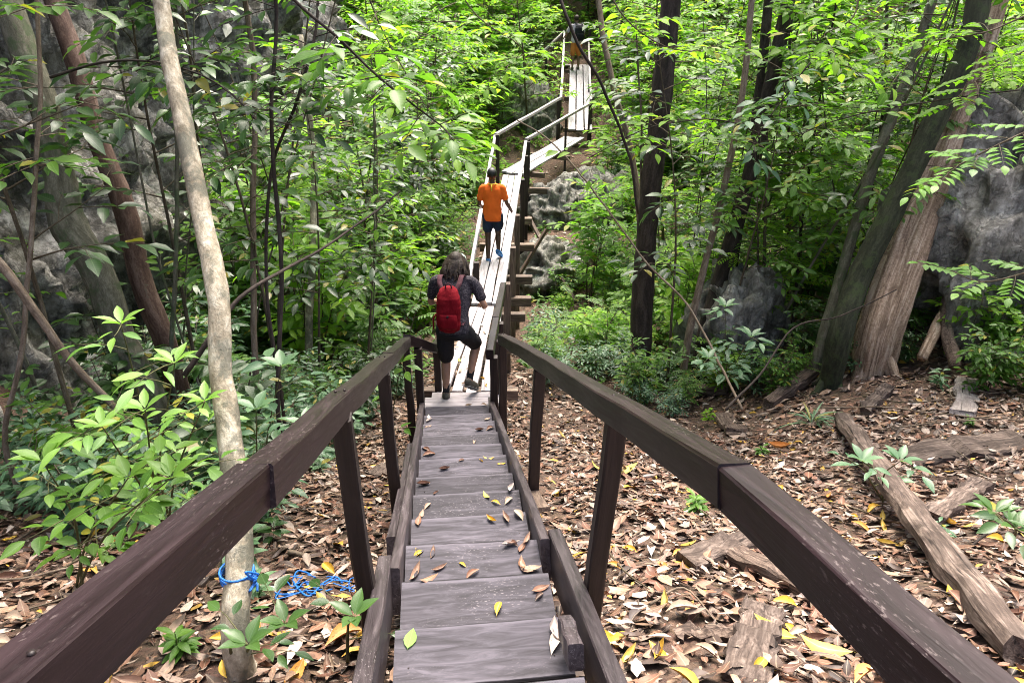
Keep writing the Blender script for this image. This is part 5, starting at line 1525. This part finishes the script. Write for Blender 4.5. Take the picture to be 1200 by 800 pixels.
# ------------------------------------------------------------------ fallen leaves
PAL = np.array([(.24, .15, .10), (.36, .28, .225), (.15, .068, .042), (.055, .034, .026), (.44, .26, .04), (.29, .21, .17), (.19, .10, .062), (.48, .40, .34), (.10, .065, .05)])
PW = np.array([.18, .11, .16, .17, .02, .13, .12, .04, .07]); PW = PW / PW.sum()
TPL_T = np.array([0, .28, .28, .28, .62, .62, .62, 1.0]); TPL_S = np.array([0, -.92, 0, .92, -.85, 0, .85, 0])
TPL_F = np.array([(0, 2, 1, -1), (0, 3, 2, -1), (1, 2, 5, 4), (2, 3, 6, 5), (4, 5, 7, -1), (5, 6, 7, -1)])
def leaf_verts(n, L, W, yaw, tx, ty, curl, bend, pos, nr):
    t = TPL_T[None, :]; s = TPL_S[None, :]
    x = (t - .5) * L[:, None]; y = s * W[:, None] * .5 * np.cos(curl[:, None] * np.abs(s))
    z = W[:, None] * .5 * np.sin(curl[:, None] * np.abs(s)) * np.abs(s) + bend[:, None] * L[:, None] * ((t - .5) ** 2) * 2
    c, s_ = np.cos(yaw)[:, None], np.sin(yaw)[:, None]
    X = x * c - y * s_; Y = x * s_ + y * c
    Z = z + X * tx[:, None] + Y * ty[:, None]
    v = np.stack([X + pos[:, 0:1], Y + pos[:, 1:2], Z + pos[:, 2:3]], 2)
    return v
def litter(name, x, y, lmin, lmax, seed, zj=.03):
    r = np.random.default_rng(seed); n = len(x)
    e = .08
    gx = (Hn(x + e, y) - Hn(x - e, y)) / (2 * e); gy = (Hn(x, y + e) - Hn(x, y - e)) / (2 * e)
    pos = np.stack([x, y, Hn(x, y) + .008 + r.random(n) ** 2 * zj], 1)
    L = lmin + (lmax - lmin) * r.random(n) ** 1.9; W = L * r.uniform(.28, .62, n)
    v = leaf_verts(n, L, W, r.uniform(0, 6.28, n), gx + r.normal(0, .2, n), gy + r.normal(0, .2, n), r.uniform(-.5, 1.0, n), r.uniform(-.4, .5, n), pos, None)
    ci = r.choice(len(PAL), n, p=PW); col = PAL[ci] * r.uniform(.45, 1.25, (n, 1))
    verts = v.reshape(-1, 3); off = (np.arange(n) * 8)[:, None]
    tri = np.concatenate([(TPL_F[[0, 1, 4, 5]][:, :3][None] + off[:, :, None]).reshape(-1, 3)])
    quad = (TPL_F[[2, 3]][None] + off[:, :, None]).reshape(-1, 4)
    me = bpy.data.meshes.new(name)
    nt_, nq = len(tri), len(quad)
    me.vertices.add(len(verts)); me.vertices.foreach_set('co', verts.astype(np.float32).ravel())
    me.loops.add(nt_ * 3 + nq * 4); me.loops.foreach_set('vertex_index', np.concatenate([tri.ravel(), quad.ravel()]).astype(np.int32))
    me.polygons.add(nt_ + nq)
    me.polygons.foreach_set('loop_start', np.concatenate([np.arange(nt_) * 3, nt_ * 3 + np.arange(nq) * 4]).astype(np.int32))
    me.update(calc_edges=True); me.validate()
    a = me.attributes.new('tint', 'FLOAT_COLOR', 'POINT')
    a.data.foreach_set('color', np.concatenate([np.repeat(col, 8, 0), np.ones((n * 8, 1))], 1).astype(np.float32).ravel())
    a = me.attributes.new('leafuv', 'FLOAT2', 'POINT')
    a.data.foreach_set('vector', np.tile(np.stack([TPL_T, TPL_S], 1), (n, 1)).astype(np.float32).ravel())
    me.materials.append(M_LITTER)
    link(name, me, None, 'thick carpet of brown and tan fallen leaves covering the forest floor', 'leaf litter', kind='stuff')
def lit_points(n, xr, yr, seed):
    r = np.random.default_rng(seed)
    x = r.uniform(xr[0], xr[1], n); y = r.uniform(yr[0], yr[1], n)
    return x, y
xs_, ys_ = [], []
for (n, xr, yr, sd_) in ((44000, (-3.8, 5.6), (.8, 6.5), 1), (20000, (-4.4, 8), (6.2, 10), 2), (9000, (-5, 10), (9.5, 19), 3), (8000, (-6, 20), (18, 34), 4)):
    a, b = lit_points(n, xr, yr, sd_); xs_.append(a); ys_.append(b)
X = np.concatenate(xs_); Y = np.concatenate(ys_)
keep = nrng.random(len(X)) < np.clip(.98 + .9 * vnoise(X * 1.4, Y * 1.4, 8) + .7 * vnoise(X * 4.5, Y * 4.5, 9), .3, 1)
X = X[keep]; Y = Y[keep]
litter('leaf_litter', X, Y, .025, .135, 5, .045)

# the 300 leaves that show largest: one object each
def leaf_proto(name, col, L, W, curl, bend, seed):
    r = random.Random(seed); mb = MB()
    st = [(0, 0), (.1, .25), (.25, .75), (.45, 1), (.65, .9), (.83, .5), (1, 0)]
    rows = []; vs = []; uv = []
    for (t, w) in st:
        zc = bend * L * ((t - .5) ** 2) * 2
        yo = .12 * W * math.sin(t * 4 + seed)
        if w == 0:
            rows.append([len(vs)]); vs.append(((t - .5) * L, yo, zc)); uv.append((t, 0)); continue
        row = []
        for s in (-1, -.5, 0, .5, 1):
            a = abs(s); q = curl * a
            y = s * w * W * .5 * math.cos(q * .8)
            z = w * W * .5 * a * math.sin(q) + zc + r.uniform(-.003, .003)
            row.append(len(vs)); vs.append(((t - .5) * L + r.uniform(-.002, .002), y + yo, z)); uv.append((t, s * w))
        rows.append(row)
    fs = []
    for a, b in zip(rows, rows[1:]):
        if len(a) == 1: fs += [(a[0], b[k+1], b[k]) for k in range(4)]
        elif len(b) == 1: fs += [(a[k], a[k+1], b[0]) for k in range(4)]
        else: fs += [(a[k], a[k+1], b[k+1], b[k]) for k in range(4)]
    # stalk
    mb.add(vs, fs, col, uv)
    zb = vs[0]
    tube(mb, [zb, (zb[0] - L * .14, zb[1] + .004, zb[2] + .004)], [.0018, .0012], 4, tint=col)
    zmin = min(q[2] for q in mb.v)
    mb.v = [(q[0], q[1], q[2] - zmin) for q in mb.v]
    return mb.mesh(name, [M_LITTER])
KINDS = {'yellow': [(.52, .33, .035), (.50, .29, .03), (.46, .33, .07)], 'orange': [(.50, .23, .04), (.45, .2, .05)], 'tan': [(.30, .205, .145), (.37, .28, .20), (.27, .17, .12)],
         'brown': [(.18, .085, .05), (.14, .07, .045), (.22, .11, .06)], 'pale': [(.52, .45, .39), (.45, .38, .34)], 'dark': [(.075, .045, .035), (.06, .045, .04)]}
LP = {}
for kn, cols in KINDS.items():
    LP[kn] = [leaf_proto('leaf_' + kn, c, 1.0, .4 + .1 * (i % 2), [.3, .7, 1.1, -.35][(i + j) % 4], [.3, -.25, .5][(i + j) % 3], i * 5 + j) for i, c in enumerate(cols) for j in range(2)]
def fallen(kind, p, L, label, group, yaw=None, tilt=None, i=None):
    me = LP[kind][rng.randrange(len(LP[kind])) if i is None else i]
    o = link('fallen_leaf', me, None, label, 'leaf', group)
    o.location = p
    o.rotation_euler = (rng.gauss(0, .15) if tilt is None else tilt[0], rng.gauss(0, .15) if tilt is None else tilt[1], rng.uniform(0, 6.28) if yaw is None else yaw)
    o.scale = (L, L, L)
    return o
cnt = 0
STL = [('yellow', 584, 714, .085, 1.5), ('tan', 486, 674, .13, 1.2), ('brown', 503, 680, .09, .4), ('yellow', 490, 650, .07, 1.9), ('tan', 507, 650, .09, 1.4), ('tan', 515, 668, .09, .5), ('yellow', 542, 663, .05, 2.6), ('brown', 554, 674, .09, .9), ('tan', 617, 668, .10, 2.2), ('brown', 612, 662, .09, 1.6), ('tan', 632, 667, .10, .2), ('yellow', 491, 651, .08, 1.0),
       ('pale', 598, 640, .10, .4), ('brown', 612, 643, .08, 1.2), ('tan', 622, 634, .10, 1.1), ('brown', 600, 638, .07, 2.5), ('yellow', 576, 610, .08, 2.4), ('tan', 593, 609, .11, 1.8), ('tan', 616, 604, .10, 2.0), ('tan', 501, 594, .07, 1.2), ('brown', 487, 612, .09, 1.6), ('tan', 494, 604, .08, 1.3),
       ('yellow', 570, 582, .08, 2.0), ('yellow', 581, 590, .07, 2.7), ('tan', 596, 588, .08, .8), ('pale', 607, 574, .10, 1.3), ('brown', 495, 569, .10, .3), ('tan', 499, 567, .07, 2.6), ('brown', 511, 579, .05, .9), ('brown', 521, 551, .09, .3), ('yellow', 573, 538, .09, 2.9), ('yellow', 564, 541, .05, 2.3), ('brown', 541, 541, .06, .2), ('yellow', 597, 544, .07, .2),
       ('brown', 503, 534, .12, .5), ('brown', 496, 528, .09, 2.4), ('tan', 556, 519, .07, 1.6), ('brown', 562, 505, .09, .2), ('brown', 577, 503, .09, .5), ('pale', 502, 494, .09, .9), ('pale', 497, 490, .08, 1.9), ('tan', 495, 501, .07, .5), ('tan', 584, 491, .07, .6), ('pale', 506, 476, .1, .3), ('brown', 558, 474, .08, .5), ('tan', 568, 475, .08, 2.8), ('tan', 549, 476, .08, .3),
       ('pale', 657, 742, .12, 1.7), ('pale', 665, 752, .13, 1.3), ('brown', 655, 690, .09, .5), ('dark', 632, 700, .06, 1.0)]
for (k, px, py, L, yaw) in STL:
    p = on_tread(px, py)
    if p is None: continue
    a = 'an' if k[0] == 'o' else 'a'
    fallen(k, p + UP * .002, L * .92, k + ' fallen leaf lying on the stair treads', k + ' leaves on the stairs', yaw, (rng.gauss(0, .06), rng.gauss(0, .06))); cnt += 1
# one green leaf on a tread
p = on_tread(461, 765)
if p is not None:
    st, lf = MB(), MB(); leaf(lf, Vector((0, 0, .006)), Vector((.1, 1, 0)), UP, .10, .045, .02, .04, (.8, .2, 0), True)
    o = link('green_leaf', lf.mesh('green_leaf', [L_YOUNG]), None, 'fresh green leaf lying on a stair tread by the left stringer', 'leaf'); o.location = p
# leaves on the first boardwalk stretch
for i in range(26):
    t = rng.random(); q = B0.lerp(B1, t) + Vector((rng.uniform(-.26, .26), 0, .012))
    if (Vector((q.x, q.y)) - Vector((-.6, 6.6))).length < .3: continue
    fallen(rng.choice(['tan', 'brown', 'tan', 'pale', 'yellow']), q, rng.uniform(.06, .1), 'dry leaf on the planks of the first boardwalk stretch', 'leaves on the first boardwalk stretch', tilt=(rng.gauss(0, .1), rng.gauss(0, .1))); cnt += 1
# picked leaves on the litter (big yellow ones seen in the photograph)
for (k, px, py, L, yaw, lab) in [('yellow', 905, 745, .19, 2.5, 'large curled yellow leaf on the broken reddish plank end'), ('yellow', 965, 768, .20, 2.55, 'large yellow leaf lying below the right handrail beside the plank end'),
                              ('orange', 795, 655, .10, .6, None), ('yellow', 737, 650, .09, 2.6, None), ('orange', 912, 527, .22, 2.9, 'large orange leaf on the litter beyond the handrail bend'), ('yellow', 733, 555, .22, .2, 'large orange-yellow leaf flat on the litter behind the right post'), ('yellow', 805, 647, .13, .4, None),
                              ('yellow', 712, 755, .16, 2.5, 'long yellow leaf at the foot of the near right post'), ('yellow', 735, 778, .13, .8, None), ('yellow', 386, 672, .11, 2.3, 'curled yellow leaf beside the blue rope end'), ('tan', 415, 680, .12, 1.2, None), ('yellow', 425, 702, .11, .7, None), ('orange', 405, 755, .18, .5, 'large orange-brown leaf left of the lower left stringer'),
                              ('pale', 760, 565, .13, .3, 'large pale bleached leaf behind the right post'), ('tan', 800, 722, .16, .1, None), ('yellow', 1035, 642, .12, 2.7, None), ('yellow', 925, 525, .1, .5, None), ('yellow', 1125, 580, .12, .6, None)]:
    p = ground_at(px, py)
    g_ = k + ' leaves on the litter beside the stairs'
    fallen(k, p + UP * .035, L, lab or (k + ' fallen leaf on the litter beside the stairs'), None if lab else g_, yaw, (rng.gauss(-.15, .1), rng.gauss(0, .1))); cnt += 1
rr = random.Random(77)
while cnt < 298:
    px = rr.uniform(-20, 1220); py = rr.uniform(470, 830)
    if 440 < px < 690 or (px < 250 and py < 620): continue
    p = ground_at(px, py, 12)
    if p.length > 6.5: continue
    k = rr.choices(['yellow', 'orange', 'tan', 'brown', 'pale', 'dark'], [3, 2, 6, 5, 2, 1])[0]
    fallen(k, p + UP * rr.uniform(.02, .045), rr.uniform(.08, .145), k + ' fallen leaf on the litter beside the stairs', k + ' leaves on the litter beside the stairs', tilt=(rr.gauss(-.1, .25), rr.gauss(0, .25))); cnt += 1

# ------------------------------------------------------------------ ground cover in the gully and on the far slope
def ground_cover(name, n, xr, yr, lmat, seed, ll):
    rr = random.Random(seed); lf = MB(); k = 0
    while k < n:
        x = rr.uniform(*xr); y = rr.uniform(*yr)
        if path_dist(x, y) < .5: continue
        k += 1; z = H(x, y); h = rr.uniform(.05, .35)
        for i in range(5):
            a = rr.uniform(0, 6.28)
            leaf(lf, Vector((x, y, z + h * (.5 + .5 * i / 5))), Vector((math.cos(a), math.sin(a), rr.uniform(-.1, .6))), UP, ll * rr.uniform(.6, 1.2), ll * .42, rr.uniform(.2, .6), .15, lt(rr))
    link(name, lf.mesh(name, [lmat]), None, 'low leafy ground cover carpeting the ' + ('far slope' if seed == 1 else 'gully floor' if seed == 2 else 'hollow under the left cliff'), 'ground cover', kind='stuff')
ground_cover('ground_cover', 8000, (-9, 24), (18, 38), L_LIME, 1, .2)
ground_cover('ground_cover', 2600, (-5, 10), (8.5, 20), L_MID, 2, .13)
ground_cover('ground_cover', 500, (-4.6, -1.5), (3.5, 9), L_BLUE, 3, .13)

for o in ROOTS:
    if '_w' in o: del o['_w']
